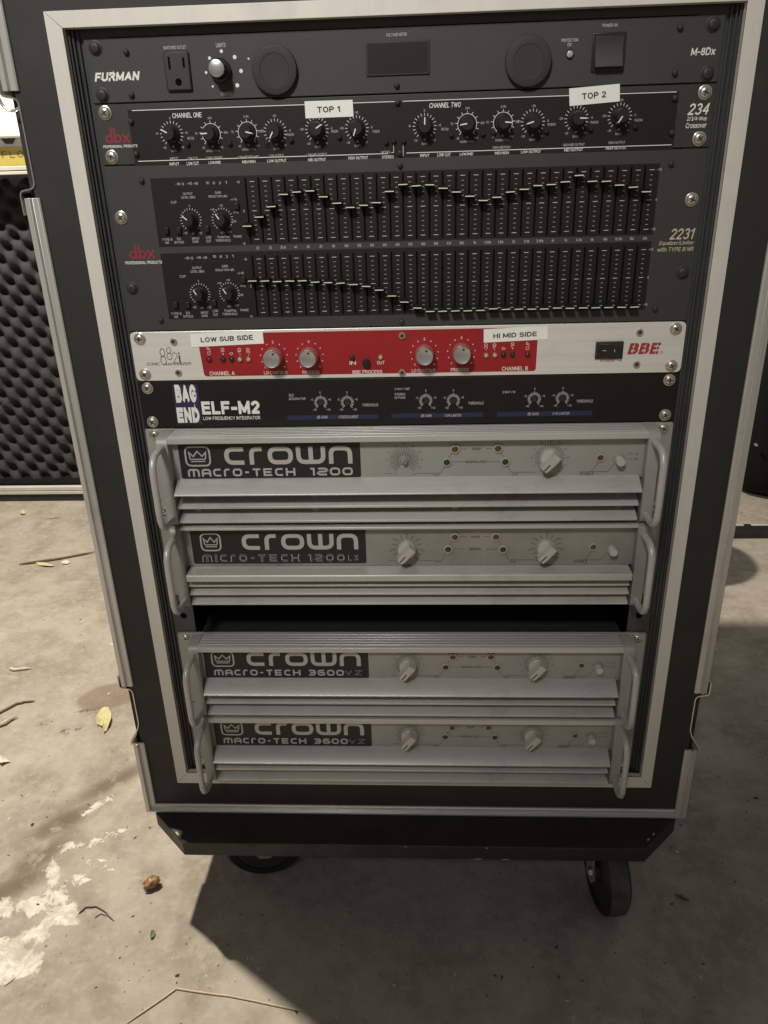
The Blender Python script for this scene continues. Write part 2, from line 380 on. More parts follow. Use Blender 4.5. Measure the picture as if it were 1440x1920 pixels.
def Tc(mb, s, xc, yc, h, Y=-.12, bold=0.0, shear=0.0, m=0, k=.62):
    T(mb, s, xc - h * k * len(s) / 2, xc + h * k * len(s) / 2, yc, h, Y, bold, shear, m)

def fillet(pts, r, closed=False, n=5):
    if r <= 0: return list(pts)
    out = []; N_ = len(pts)
    for i, p in enumerate(pts):
        if not closed and i in (0, N_ - 1): out.append(tuple(p)); continue
        p = Vector(p); a = Vector(pts[i - 1]); b = Vector(pts[(i + 1) % N_])
        ra = min(r, (a - p).length * .5); rb = min(r, (b - p).length * .5)
        q0 = p + (a - p).normalized() * ra; q1 = p + (b - p).normalized() * rb
        for k in range(n + 1):
            t = k / n; q = q0 * (1 - t) ** 2 + p * 2 * t * (1 - t) + q1 * t * t; out.append((q.x, q.y))
    return out
SQ = {  # square rounded lettering as centre lines on a unit cell: (points, rounded, closed)
    'c': [([(1, 1), (0, 1), (0, 0), (1, 0)], 1, 0)], 'r': [([(0, 0), (0, 1), (1, 1)], 1, 0)],
    'o': [([(0, 0), (0, 1), (1, 1), (1, 0)], 1, 1)], '0': [([(0, 0), (0, 1), (1, 1), (1, 0)], 1, 1)],
    'w': [([(0, 1), (0, 0), (1, 0), (1, 1)], 1, 0), ([(.5, 1), (.5, 0)], 0, 0)],
    'n': [([(0, 0), (0, 1), (1, 1), (1, 0)], 1, 0)],
    'm': [([(0, 0), (0, 1), (1, 1), (1, 0)], 1, 0), ([(.5, 1), (.5, 0)], 0, 0)],
    'a': [([(0, 0), (0, 1), (1, 1), (1, 0)], 1, 0), ([(0, .38), (1, .38)], 0, 0)],
    't': [([(0, 1), (1, 1)], 0, 0), ([(.5, 1), (.5, 0)], 0, 0)],
    'e': [([(1, 1), (0, 1), (0, 0), (1, 0)], 0, 0), ([(0, .5), (.9, .5)], 0, 0)],
    'h': [([(0, 0), (0, 1)], 0, 0), ([(1, 0), (1, 1)], 0, 0), ([(0, .5), (1, .5)], 0, 0)],
    'i': [([(.5, 0), (.5, 1)], 0, 0)], '-': [([(0, .5), (1, .5)], 0, 0)],
    '1': [([(0, 1), (.9, 1), (.9, 0)], 0, 0)], '2': [([(0, 1), (1, 1), (1, .5), (0, .5), (0, 0), (1, 0)], 1, 0)],
    '3': [([(0, 1), (1, 1), (1, 0), (0, 0)], 1, 0), ([(.2, .5), (1, .5)], 0, 0)],
    '6': [([(1, 1), (0, 1), (0, 0), (1, 0), (1, .55), (0, .55)], 1, 0)],
    'v': [([(0, 1), (.5, 0), (1, 1)], 0, 0)], 'z': [([(0, 1), (1, 1), (0, 0), (1, 0)], 0, 0)],
    'l': [([(0, 1), (0, 0), (1, 0)], 0, 0)], 'x': [([(0, 0), (1, 1)], 0, 0), ([(0, 1), (1, 0)], 0, 0)],
}
SW = {'r': .72, 'w': 1.3, 'm': 1.25, '1': .55, 'i': .25, '-': .6, 'c': .92}
def square_text(mb, s, x0, x1, z0, z1, t, Y, gap=.16, rad=.32, m=0, widths=None):
    ws = widths or [SW.get(ch, 1.0) for ch in s]; tot = sum(ws) + gap * (len(s) - 1); u = (x1 - x0) / tot; x = x0
    for ch, wd in zip(s, ws):
        cw = wd * u; h = z1 - z0
        for k, (pts, rnd, closed) in enumerate(SQ[ch]):
            q = [(x + t / 2 + a * (cw - t), z0 + t / 2 + b * (h - t)) for a, b in pts]
            if ch in 'wmnar' or ch in 'thi1v':   # open stems run to the edge of the cell
                q = [(a, (z0 if abs(b - z0 - t / 2) < 1e-6 and pts[j] in (pts[0], pts[-1]) and not closed else (z1 if abs(b - z1 + t / 2) < 1e-6 and (ch == 'w' or (ch in 'hi')) and pts[j] in (pts[0], pts[-1]) else b))) for j, (a, b) in enumerate(q)]
            mb.stroke(fillet(q, rad * h if rnd else 0, bool(closed)), t, Y - .004 * k, bool(closed), m)
        x += cw + gap * u
def dial(mb, cx, cz, r0, r1, n, Y, wd=.32, a0=-140, a1=140, long_every=0, arc=None, m=0):
    for i in range(n):
        a = math.radians(a0 + (a1 - a0) * i / (n - 1)); ro = r1 + (.9 if long_every and i % long_every == 0 else 0)
        mb.line((cx + r0 * math.sin(a), cz + r0 * math.cos(a)), (cx + ro * math.sin(a), cz + ro * math.cos(a)), wd, Y, m)
    if arc:
        mb.stroke([(cx + arc * math.sin(math.radians(t)), cz + arc * math.cos(math.radians(t))) for t in range(int(a0), int(a1) + 1, 14)], wd, Y - .01, m=m)

# ------------------------------------------------------------------ shared pieces
def screw_mesh(name, r, body, washer):
    b = MB()
    if washer: b.lathe([(r * 1.25, 0), (r * 1.25, -.7), (r * 1.15, -.9), (r * .9, -.9)], 22)
    b.lathe([(r, -.6), (r, -1.4), (r * .93, -2.1), (r * .75, -2.7), (r * .45, -3.05), (r * .1, -3.15)], 22)
    for k in (0, 1):
        a = math.radians(28 + 90 * k); dx, dz = math.cos(a), math.sin(a)
        for sgn in (-1, 1):
            L0, L1, hw = .0, r * .62, r * .15
            pts = [(sgn * L0 * dx - hw * dz, sgn * L0 * dz + hw * dx), (sgn * L1 * dx - hw * .6 * dz, sgn * L1 * dz + hw * .6 * dx),
                   (sgn * L1 * dx + hw * .6 * dz, sgn * L1 * dz - hw * .6 * dx), (sgn * L0 * dx + hw * dz, sgn * L0 * dz - hw * dx)]
            b.add([(x, -3.22 if i in (0, 3) else -2.98, z) for i, (x, z) in enumerate(pts)], [(0, 1, 2, 3)], 1)
    return b.mesh(name, [body, 'recess'])
ME = {}
ME['screw'] = screw_mesh('rack_screw', 4.2, 'screw', True)
ME['bscrew'] = screw_mesh('black_rack_screw', 4.2, 'bscrew', True)
ME['mini'] = screw_mesh('panel_screw', 2.2, 'bscrew', False)
def hexbolt():
    b = MB(); b.lathe([(3.1, 0), (3.1, -1.2), (2.7, -1.7), (1.7, -1.7)], 20)
    b.lathe([(1.7, -1.75), (.2, -1.6)], 6, m=1); return b.mesh('hex_bolt', ['screw', 'recess'])
ME['hex'] = hexbolt()
def led(name, lens, ring, r, ro, dome=1.0):
    b = MB()
    if ring: b.lathe([(ro, 0), (ro, -1.2), (ro * .9, -1.7), (r * 1.02, -1.7), (r, -.6)], 22, caps=False)
    b.lathe([(r, -.3), (r, -.7), (r * .8, -.7 - .45 * dome), (r * .45, -.7 - .75 * dome), (.05, -.7 - .85 * dome)], 18, m=1)
    return b.mesh(name, [ring or lens, lens])
ME['amber'] = led('amber_led', 'ledamber', 'ledring', 2.9, 4.4); ME['green'] = led('green_led', 'ledgreen', 'ledring', 2.9, 4.4)
for k in ('yel', 'green', 'red'): ME['s' + k] = led('small_led', 'led' + k, 'screw' if k == 'yel' else 'dplastic', 1.75, 2.3)
ME['clear'] = led('pilot_led', 'ledclear', 'dplastic', 2.6, 3.1)
def round_knob(name, r, h, body, mark):
    b = MB(); b.lathe([(r * 1.12, 0), (r * 1.12, -1.6), (r, -2.2), (r * .90, -h + .8), (r * .82, -h)], 28)
    b.box(-.42, .42, -h - .15, -h + .2, r * .12, r * .80, 1)
    b.box(-.42, .42, -h + .0, -1.9, r * .80, r * 1.03, 1)
    return b.mesh(name, [body, mark], angle=30)
ME['dbxknob'] = round_knob('dial_knob', 5.6, 11, 'plastic', 'white')
def bbe_knob():
    b = MB(); b.lathe([(8.6, 0), (8.6, -2.2), (8.2, -2.6), (8.0, -2.6)], 32, m=1)
    b.lathe([(8.0, -2.5), (7.9, -11), (7.6, -13.2), (7.0, -13.9), (6.2, -13.6), (1.0, -13.1), (.05, -13.1)], 36)
    b.lathe([(.95, -13.2), (.95, -13.75), (.1, -13.8)], 10, (0, 0, 5.0), 2); return b.mesh('contour_knob', ['knobmetal', 'darkred', 'recess'])
ME['bbeknob'] = bbe_knob()
def crown_knob():
    b = MB(); b.lathe([(8.6, 0), (8.6, -4.5), (8.0, -5.3), (.1, -5.5)], 32)
    # bar grip with a flat top and a dark pointer line; it points up before it is turned
    pr = [(-4.0, -8.0), (-4.2, 5.0), (-3.4, 10.4), (3.4, 10.4), (4.2, 5.0), (4.0, -8.0)]
    vs = [(x, -5.2, z) for x, z in pr] + [(x * .86, -14.5, z * .97) for x, z in pr]; n = 6
    b.add(vs, [tuple(range(n, 2 * n)), tuple(range(n))[::-1]] + [(i, (i + 1) % n, n + (i + 1) % n, n + i) for i in range(n)])
    b.box(-.5, .5, -14.75, -14.4, 2.2, 9.6, 1)
    return b.mesh('level_knob', ['knob', 'recess'], angle=30)
ME['crknob'] = crown_knob()
def trimmer():
    b = MB(); b.lathe([(5.0, 0), (5.0, -1.2), (3.6, -3.2), (2.6, -3.4), (2.6, -6.5), (.1, -6.8)], 22); b.box(-.35, .35, -6.95, -6.6, -2.2, 2.2, 1)
    return b.mesh('trim_shaft', ['amp2', 'recess'])
ME['shaft'] = trimmer()
def pushbutton():
    b = MB(); b.lathe([(5.2, 0), (5.2, -1.0), (4.4, -1.4), (4.3, -1.4)], 24, m=1); b.lathe([(3.9, 0), (3.9, -8), (3.5, -8.8), (.1, -9.0)], 24)
    return b.mesh('enable_button', ['knob', 'amp2'])
ME['button'] = pushbutton()
def fader():
    b = MB()
    # saddle-shaped black cap with a white line across
    prof = [(-9.5, -.7), (-9.9, -.3), (-9.9, .3), (-9.5, .7), (-7.6, 1.5), (-2, 2.0), (-2, -2.0), (-7.6, -1.5)]
    b.prism(prof, 'x', -3.6, 3.6)
    b.box(-3.6, 3.6, -10.15, -9.7, -.33, .33, 1)
    b.box(-.6, .6, -2.2, 1.0, -1.5, 1.5, 0)
    return b.mesh('fader', ['cap', 'faderline'], angle=25)
ME['fader'] = fader()
def fslot():
    b = MB(); b.box(-.75, .75, -.06, .4, -24, 24); return b.mesh('fader_slot', 'slot')
ME['slot'] = fslot()

# ================================================================== setting: floor
def floor_material():
    m = bpy.data.materials.new('stained_concrete'); m.use_nodes = True
    nt = m.node_tree; N = nt.nodes; L = nt.links; b = N['Principled BSDF']
    tc = N.new('ShaderNodeTexCoord')
    def noise(sc_, det=8, rough=.6, vec=None, dist=0.0):
        n = N.new('ShaderNodeTexNoise'); n.inputs['Scale'].default_value = sc_; n.inputs['Detail'].default_value = det
        n.inputs['Roughness'].default_value = rough; n.inputs['Distortion'].default_value = dist
        L.new(vec or tc.outputs['Object'], n.inputs['Vector']); return n.outputs['Fac']
    def mapr(f, a, b_, c=0, d=1):
        n = N.new('ShaderNodeMapRange'); n.interpolation_type = 'SMOOTHSTEP'
        for i, q in enumerate((a, b_, c, d)): n.inputs[i + 1].default_value = q
        L.new(f, n.inputs[0]); return n.outputs[0]
    def math_(op, a, b_=None, clamp=False):
        n = N.new('ShaderNodeMath'); n.operation = op; n.use_clamp = clamp
        for i, q in enumerate((a, b_)):
            if q is None: continue
            if isinstance(q, (int, float)): n.inputs[i].default_value = q
            else: L.new(q, n.inputs[i])
        return n.outputs[0]
    def mix(f, a, b_):
        n = N.new('ShaderNodeMix'); n.data_type = 'RGBA'
        if isinstance(f, (int, float)): n.inputs[0].default_value = f
        else: L.new(f, n.inputs[0])
        for k, q in ((6, a), (7, b_)):
            if isinstance(q, tuple): n.inputs[k].default_value = (*q, 1)
            else: L.new(q, n.inputs[k])
        return n.outputs[2]
    def blob(x, y, rx, ry, ang=0.0, soft=.55):
        """soft ellipse on the floor, edge broken up by noise"""
        mp = N.new('ShaderNodeMapping'); mp.vector_type = 'TEXTURE'
        mp.inputs['Location'].default_value = (x * S, y * S, 0); mp.inputs['Rotation'].default_value = (0, 0, math.radians(ang))
        mp.inputs['Scale'].default_value = (rx * S, ry * S, 1); L.new(tc.outputs['Object'], mp.inputs[0])
        ln = N.new('ShaderNodeVectorMath'); ln.operation = 'LENGTH'; L.new(mp.outputs[0], ln.inputs[0])
        return mapr(ln.outputs['Value'], 1.0, soft, 0, 1)
    big = noise(2.6, 6, .6); mid = noise(9, 8, .62, dist=.3); fine = noise(60, 8, .7); grain = noise(420, 4, .7)
    c = mix(mapr(big, .35, .65), (.34, .305, .255), (.405, .365, .305))
    c = mix(mapr(mid, .36, .66, 0, .85), c, (.25, .215, .172))
    blot = noise(20, 10, .62, dist=.25); c = mix(mapr(blot, .50, .66, 0, .38), c, (.45, .41, .35)); c = mix(mapr(blot, .46, .34, 0, .32), c, (.21, .178, .138))
    c = mix(mapr(fine, .45, .70, 0, .5), c, (.46, .425, .36))
    c = mix(mapr(grain, .55, .75, 0, .30), c, (.16, .13, .10))
    gr2 = noise(260, 6, .8); c = mix(mapr(gr2, .40, .30, 0, .55), c, (.15, .125, .095)); c = mix(mapr(gr2, .62, .72, 0, .5), c, (.52, .48, .41))
    sp = noise(150, 3, .5)
    c = mix(mapr(sp, .66, .72, 0, .7), c, (.10, .085, .065))
    # brown dirt streak that runs past the case
    d = None
    for q in ((G(215, 1465), 95, 22, 46), (G(120, 1540), 80, 24, 44), (G(70, 1610), 60, 24, 60), (G(20, 1665), 70, 22, 40)):
        (x, y), rx, ry, an = q; e = blob(x, y, rx * 1.3, ry * 1.3, an, .1); d = e if d is None else math_('MAXIMUM', d, e)
    d = math_('MULTIPLY', d, mapr(noise(26, 8, .7, dist=.6), .36, .52, .15, 1))
    c = mix(math_('MULTIPLY', d, .92), c, (.15, .112, .08))
    # small wet-looking brown patch
    e = math_('MULTIPLY', blob(*G(205, 1305), 62, 42, 20, .75), mapr(noise(30, 6, .6), .3, .5, .4, 1))
    c = mix(math_('MULTIPLY', e, .62), c, (.17, .115, .07))
    # dark flecks
    e = None
    for q in ((G(160, 1335), 26, 14), (G(90, 1355), 18, 10), (G(130, 1370), 30, 14)):
        (x, y), rx, ry = q; k = blob(x, y, rx, ry, 30, .3); e = k if e is None else math_('MAXIMUM', e, k)
    e = math_('MULTIPLY', e, mapr(noise(90, 5, .7), .48, .58))
    c = mix(math_('MULTIPLY', e, .8), c, (.06, .055, .055))
    # dried white spill: crisp ragged edges
    def ragged(spots, nz, amp, lo, hi):
        f = None
        for (x, y), rx, ry, an in spots:
            k = blob(x, y, rx * 1.5, ry * 1.5, an, 0.0); f = k if f is None else math_('MAXIMUM', f, k)
        return mapr(math_('ADD', f, math_('MULTIPLY', math_('SUBTRACT', nz, .5), amp)), lo, hi)
    n1 = noise(26, 10, .70, dist=.5); n2 = noise(44, 10, .72, dist=.7)
    s1 = ragged([(G(30, 1768), 84, 24, 36), (G(104, 1724), 34, 17, 44), (G(0, 1815), 50, 34, 30)], n1, 2.4, .42, .62)
    s1b = ragged([(G(30, 1700), 80, 22, 8), (G(100, 1645), 12, 58, 28), (G(115, 1680), 16, 30, 10)], n2, 2.8, .55, .78)
    s2 = ragged([(G(192, 1505), 50, 11, 50), (G(195, 1572), 44, 12, 38), (G(125, 1590), 46, 13, 25), (G(185, 1625), 34, 14, -20), (G(205, 1632), 24, 8, 10), (G(120, 1660), 44, 22, 20)], n2, 3.6, .68, .92)
    sp_ = math_('MAXIMUM', math_('MAXIMUM', s1, math_('MULTIPLY', s1b, .85)), math_('MULTIPLY', s2, .85))
    c = mix(math_('MULTIPLY', sp_, mapr(noise(90, 8, .75), .30, .56, .35, .95)), c, mix(mapr(n2, .35, .62), (.48, .43, .34), (.74, .71, .63)))
    L.new(c, b.inputs['Base Color'])
    L.new(mapr(mid, .3, .7, .62, .85), b.inputs['Roughness']); b.inputs['Specular IOR Level'].default_value = .3
    h = math_('ADD', math_('MULTIPLY', mid, 1.4), math_('ADD', math_('MULTIPLY', fine, .35), math_('ADD', math_('MULTIPLY', gr2, .16), math_('MULTIPLY', sp_, .35))))
    bp = N.new('ShaderNodeBump'); bp.inputs['Strength'].default_value = .55; bp.inputs['Distance'].default_value = .004
    L.new(h, bp.inputs['Height']); L.new(bp.outputs[0], b.inputs['Normal'])
    return m
fl = MB(); fl.add([(-6000, -4000, -GZ), (6000, -4000, -GZ), (6000, 8000, -GZ), (-6000, 8000, -GZ)], [(0, 1, 2, 3)])
single(fl, 'floor', floor_material(), (0, 0, -GZ), None, None, kind='structure', smooth=False)

# ================================================================== flight case
U = 44.45; RH = 711.2; EW = 241.3          # rack unit, height of the 16 units, half a panel's width
XO, XI = 308.0, 295.0                     # outer edge and inner edge of the edge extrusions
ZB, ZT = -62.0, 772.0
TO, TI = 265.0, 252.5                     # aluminium trim round the opening
TZ0, TZ1, TB0, TB1 = 717.3, 728.5, -2.5, -17.5
YF, YB = -7.0, 560.0
case = thing('flight_case', 'tall black rack flight case on castors with pale aluminium edges, full of audio units', 'flight case', (0, 270, -GZ))
def part(name, mats, bevel=0.0, **kw):
    b = MB(); return b
b = MB(); b.box(-XI - 4, -TI - 1, YF, YF + 9, ZB + 8, ZT - 8); b.build('front_board', 'laminate', case)
b = MB(); b.box(TI + 1, XI + 4, YF, YF + 9, ZB + 8, ZT - 8); b.build('front_board', 'laminate', case)
b = MB(); b.box(-TI - 1, TI + 1, YF, YF + 9, TZ0 + 1, ZT - 8); b.build('front_board', 'laminate', case)
b = MB(); b.box(-TI - 1, TI + 1, YF, YF + 9, ZB + 8, TB0 - 1); b.build('front_board', 'laminate', case)
for sx in (-1, 1):
    b = MB(); b.box(*sorted((sx * 297, sx * 306)), YF + 9, YB, ZB + 3, ZT - 3); b.build('side_board', 'laminate', case)
b = MB(); b.box(-297, 297, YB - 9, YB, ZB + 3, ZT - 3); b.build('back_board', 'laminate', case)
b = MB(); b.box(-297, 297, YF + 9, YB - 9, ZT - 12, ZT - 3); b.build('top_board', 'laminate', case)
b = MB(); b.box(-297, 297, YF + 9, YB - 9, ZB + 3, ZB + 12); b.build('bottom_board', 'laminate', case)
b = MB(); b.box(-TI - 2, TI + 2, 400, 406, TB1, TZ1); b.build('inner_partition', 'inside', case)
for sx in (-1, 1):
    b = MB(); b.box(*sorted((sx * 268, sx * 272)), YF + 10, 400, TB1, TZ1); b.build('inner_wall', 'inside', case)
# trim: mitred angle strips round the opening
def trim(a, b_, c, d, name='trim_strip'):
    q = MB(); pts = [a, b_, c, d]
    vs = [(x, YF - 1.6, z) for x, z in pts] + [(x, YF - .02, z) for x, z in pts]
    q.add(vs, [(0, 1, 2, 3), (7, 6, 5, 4)] + [(i, i + 4, (i + 1) % 4 + 4, (i + 1) % 4) for i in range(4)])
    (x0, z0), (x1, z1) = c, d                        # the leg that turns into the opening
    q.add([(x0, YF - 1.6, z0), (x1, YF - 1.6, z1), (x1, YF + 5, z1), (x0, YF + 5, z0)], [(0, 1, 2, 3)])
    q.build(name, 'trim', case, bevel=.35)
g_ = .12
trim((-TO, TB1 + g_), (-TO, TZ1 - g_), (-TI, TZ0 - g_), (-TI, TB0 + g_))
trim((TO, TZ1 - g_), (TO, TB1 + g_), (TI, TB0 + g_), (TI, TZ0 - g_))
trim((-TO + g_, TZ1), (TO - g_, TZ1), (TI - g_, TZ0), (-TI + g_, TZ0))
trim((TO - g_, TB1), (-TO + g_, TB1), (-TI + g_, TB0), (TI - g_, TB0))
# edge extrusions: two ridged bands, cut away where the latch dishes sit
PROF = [(0, 45), (0, -7.5), (.6, -9.2), (5.0, -10.6), (5.6, -12.6), (6.4, -12.6), (7.0, -9.2), (12.0, -9.8), (13.3, -8.8), (13.3, -7.02), (3.0, -7.02), (3.0, 45)]
def vext(sx, z0, z1, me0=None, me1=None):
    q = MB(); poly = [(sx * (XO - u), y) for u, y in PROF]
    q.prism(poly if sx < 0 else poly[::-1], 'z', z0, z1, miter0=me0, miter1=me1); q.build('edge_extrusion', 'extr', case, bevel=.3)
mb_ = lambda u, w_: XO - abs(u)
vext(-1, 677, ZT, me1=lambda u, w_: -(XO - abs(u))); vext(-1, 116, 600); vext(-1, ZB, 39.5, me0=mb_)
vext(1, 677, ZT, me1=lambda u, w_: -(XO - abs(u))); vext(1, 110, 600); vext(1, ZB, 35.5, me0=mb_)
def hext(bot):
    q = MB(); z = (lambda u: ZB + u) if bot else (lambda u: ZT - u)
    poly = [(y, z(u)) for u, y in PROF]
    q.prism(poly, 'x', -XO, XO, miter0=(lambda u, w_: abs(w_ - (ZB if bot else ZT)) + .1), miter1=(lambda u, w_: -abs(w_ - (ZB if bot else ZT)) - .1))
    q.build('edge_extrusion', 'extrh', case, bevel=.3)
hext(True); hext(False)
# latch dishes: bent sheet steel let into the edge
def dish(sx, z0, z1, upper):
    q = MB(); t = 1.1
    path = [(XO + 2.6, z0 - 17), (XO + 2.6, z0 - 1), (XO + 1.0, z0 + 1.5), (299.5, z0 + 3.0), (297.2, z0 + 6), (297.2, z1 - 6), (299.5, z1 - 3.0), (XO + 1, z1 - 1.5), (XO + 2.6, z1 + 1), (XO + 2.6, z1 + 17)]
    if not upper: path = [(XO + 2.0, z0 - 6), (XO + 1.5, z0 + .5), (300, z0 + 15), (297.2, z0 + 24), (297.2, z1 - 6), (299.5, z1 - 2.5), (XO + 1.5, z1 - 1.2), (XO + 2.4, z1 + 1), (XO + 2.4, z1 + 14)]
    path = fillet([(sx * a, c) for a, c in path], 2.0)
    n = len(path); L_, R_ = [], []
    for i in range(n):
        a = Vector(path[max(i - 1, 0)]); c = Vector(path[min(i + 1, n - 1)]); d = (c - a).normalized(); nn = Vector((-d.y, d.x)) * t / 2
        L_.append(Vector(path[i]) + nn); R_.append(Vector(path[i]) - nn)
    for i in range(n - 1):
        quad = [L_[i], L_[i + 1], R_[i + 1], R_[i]]
        vs = [(p.x, -8.2, p.y) for p in quad] + [(p.x, 62, p.y) for p in quad]
        q.add(vs, [(0, 1, 2, 3), (0, 4, 5, 1), (2, 6, 7, 3)] + ([(0, 3, 7, 4)] if i == 0 else []) + ([(1, 5, 6, 2)] if i == n - 2 else []))
    o = q.build('latch_dish', 'chrome', case)
    k = MB()
    if upper:
        k.box(*sorted((sx * 298.2, sx * 300.2)), 10, 55, z0 + 22, z1 - 14); k.box(*sorted((sx * 301.2, sx * 303.4)), 12, 55, z0 + 22, z1 - 14)
        k.tube([(sx * -P(a_, c_, -7)[0], -7, P(a_, c_, -7)[1]) for a_, c_ in ((-3, 182), (2, 193), (8, 201), (15, 206), (23, 208), (31, 206), (38, 201))], 1.2)
    else:
        k.lathe([(2.2, -1.2), (2.2, .4), (1.0, 1.2)], 12, (sx * 298.6, 20, (z0 + z1) / 2 + 18), axis='x')
    k.build('latch_keeper', 'chrome', case)
dish(-1, 604, 675, True); dish(1, 604, 675, True); dish(-1, 41.5, 114, False); dish(1, 37.5, 108, False)
# rack rails with rounded ridges
for sx in (-1, 1):
    q = MB(); q.box(*sorted((sx * 222, sx * 247)), 3.05, 6, TB0 - 8, TZ0 + 6); q.box(*sorted((sx * 247, sx * 268)), 1.5, 8, TB0 - 8, TZ0 + 6)
    for xx, rr in ((245.6, 1.1), (248.6, .9), (250.9, .8)):
        q.lathe([(rr, TB0 - 8), (rr, TZ0 + 6)], 10, (sx * xx, 2.0 - (xx - 245) * .7, 0), axis='z')
    r_ = q.build('rack_rail', 'rail', case)
    for zz in (190.5 + 6, 190.5 + 22, 190.5 + 38 - 4):
        h = MB(); h.lathe([(3.4, 3.0), (3.4, 2.85), (2.6, 2.8), (2.5, 2.95)], 16, (sx * 232.6, 0, zz)); h.build('threaded_hole', 'slot', r_)
q = MB(); q.box(-246.9, 246.9, 3.1, 6, RH + .6, TZ0 + 6); q.build('filler_strip', 'rail', case)
q = MB(); q.box(-246.9, 246.9, 3.1, 6, TB0 - 7, -.4); q.build('filler_strip', 'rail', case)
# castor board
def outline(ins=0.0):
    f, c0, xs = -52 + ins, -9, 297 - ins
    return [(-xs, YB), (-xs, c0), (-xs + 44, f), (xs - 44, f), (xs, c0), (xs, YB)]
q = MB(); q.prism(outline(), 'z', -81, ZB - .3); cb = q.build('castor_board', 'ply', case, bevel=.9)
q = MB()
for (x, y, L_) in ((-261, -42, 6), (258, -41, 4), (266, -33, 3)):
    sg = -1 if x < 0 else 1
    q.add([(x, y, ZB - .1), (x + sg * L_ * .7, y + L_ * .7, ZB - .1), (x + sg * L_ * .7 - sg * .8, y + L_ * .7 + 1.8, ZB - .05), (x - sg * 1.0, y + 1.6, ZB - .05)], [(0, 1, 2, 3)])
for px_, L_ in ((888, 14), (940, 12)):
    x = P(px_, 1612, -52)[0]; q.add([(x, -52.25, -80.6), (x + L_ * .7, -52.25, -80.2), (x + L_ * .6, -52.25, -79.2), (x + 1, -52.25, -79.6)], [(0, 1, 2, 3)])
for px_ in (758, 910):
    x = P(px_, 1588, -52)[0]; q.add([(x, -52.25, ZB - 2), (x + 3, -52.25, ZB - 2), (x + 2.6, -52.25, ZB - 1), (x + .4, -52.25, ZB - 1)], [(0, 1, 2, 3)])
q.build('paint_chip', 'woodchip', cb, kind='stuff')
# castors: top plate, fork, wheel
def castor(x, y, ang):
    """x,y: where the wheel touches; ang: direction the wheel trails from the swivel"""
    e = bpy.data.objects.new('castor', None); col.objects.link(e); e.parent = case
    ca, sa = math.cos(math.radians(ang)), math.sin(math.radians(ang))
    e.location = ((x) * S, (y - 270) * S, 0); e.rotation_euler = (0, 0, math.radians(ang)); e['_o'] = [0.0, 0.0, -GZ]
    wz = -GZ + 50
    def bld(mb, nm, mt):
        o = bpy.data.objects.new(nm, mb.mesh(nm, mt, (0, 0, -GZ))); col.objects.link(o); o.parent = e; return o
    h = MB(); h.box(-82, 18, -42, 42, -84.5, -81.1); bld(h, 'top_plate', 'chrome')
    h = MB()
    for s_ in (-1, 1):
        pl = [(-58, -86), (-12, -90), (13, wz - 2), (8, wz - 12), (-6, wz - 12), (-50, -100)]
        h.prism(pl, 'y', s_ * 19 - 1.5, s_ * 19 + 1.5)
    h.lathe([(28, -84.6), (28, -92), (22, -96)], 24, (-32, 0, 0), axis='z'); h.box(-58, -6, -20, 20, -96, -93); bld(h, 'fork', 'chrome')
    h = MB(); h.lathe([(38, -13), (45, -14), (49.2, -10.5), (50, 0), (49.2, 10.5), (45, 14), (38, 13)], 40, (0, 0, wz), axis='y', caps=False)
    h.m = [1 if 2 <= (i // 40) <= 3 else 0 for i in range(len(h.f))]; bld(h, 'tyre', ['tyre', 'tread'])
    h = MB(); h.lathe([(38.2, -12), (30, -9), (12, -10), (11, -17), (11, 17), (12, 10), (30, 9), (38.2, 12)], 32, (0, 0, wz), axis='y'); bld(h, 'hub', 'dplastic')
    h = MB(); h.lathe([(6, -23), (6, 23)], 6, (0, 0, wz), axis='y'); bld(h, 'axle_bolt', 'chrome')
castor(232, 6, 276); castor(-188, 46, 8); castor(225, 500, 80); castor(-215, 480, 130)

# ================================================================== rack units
def unit(name, label, cat, u0, nu, depth, group=None):
    z1 = RH - u0 * U - .4; z0 = RH - (u0 + nu) * U + .4
    r = thing(name, label, cat, (0, 0, z0), group); return r, z0, z1
def ear_screws(root, z0, z1, me, which='tb', xo=232.6, u=1):
    for sx in (-1, 1):
        if 't' in which: put('rack_screw', ME[me], root, (sx * xo, -.02, z1 - 5.95), random.uniform(-50, 50))
        if 'b' in which: put('rack_screw', ME[me], root, (sx * xo, -.02, z0 + 5.95), random.uniform(-50, 50))
def front(root, z0, z1, m, depth, r=1.0):
    q = MB(); q.box(-EW, EW, 0, 3.0, z0, z1); o = q.build('front_panel', m, root, bevel=.5)
    q = MB(); q.box(-216, 216, 3.05, depth, z0 + 1, z1 - 1); q.build('chassis', 'inside', root)
    return o

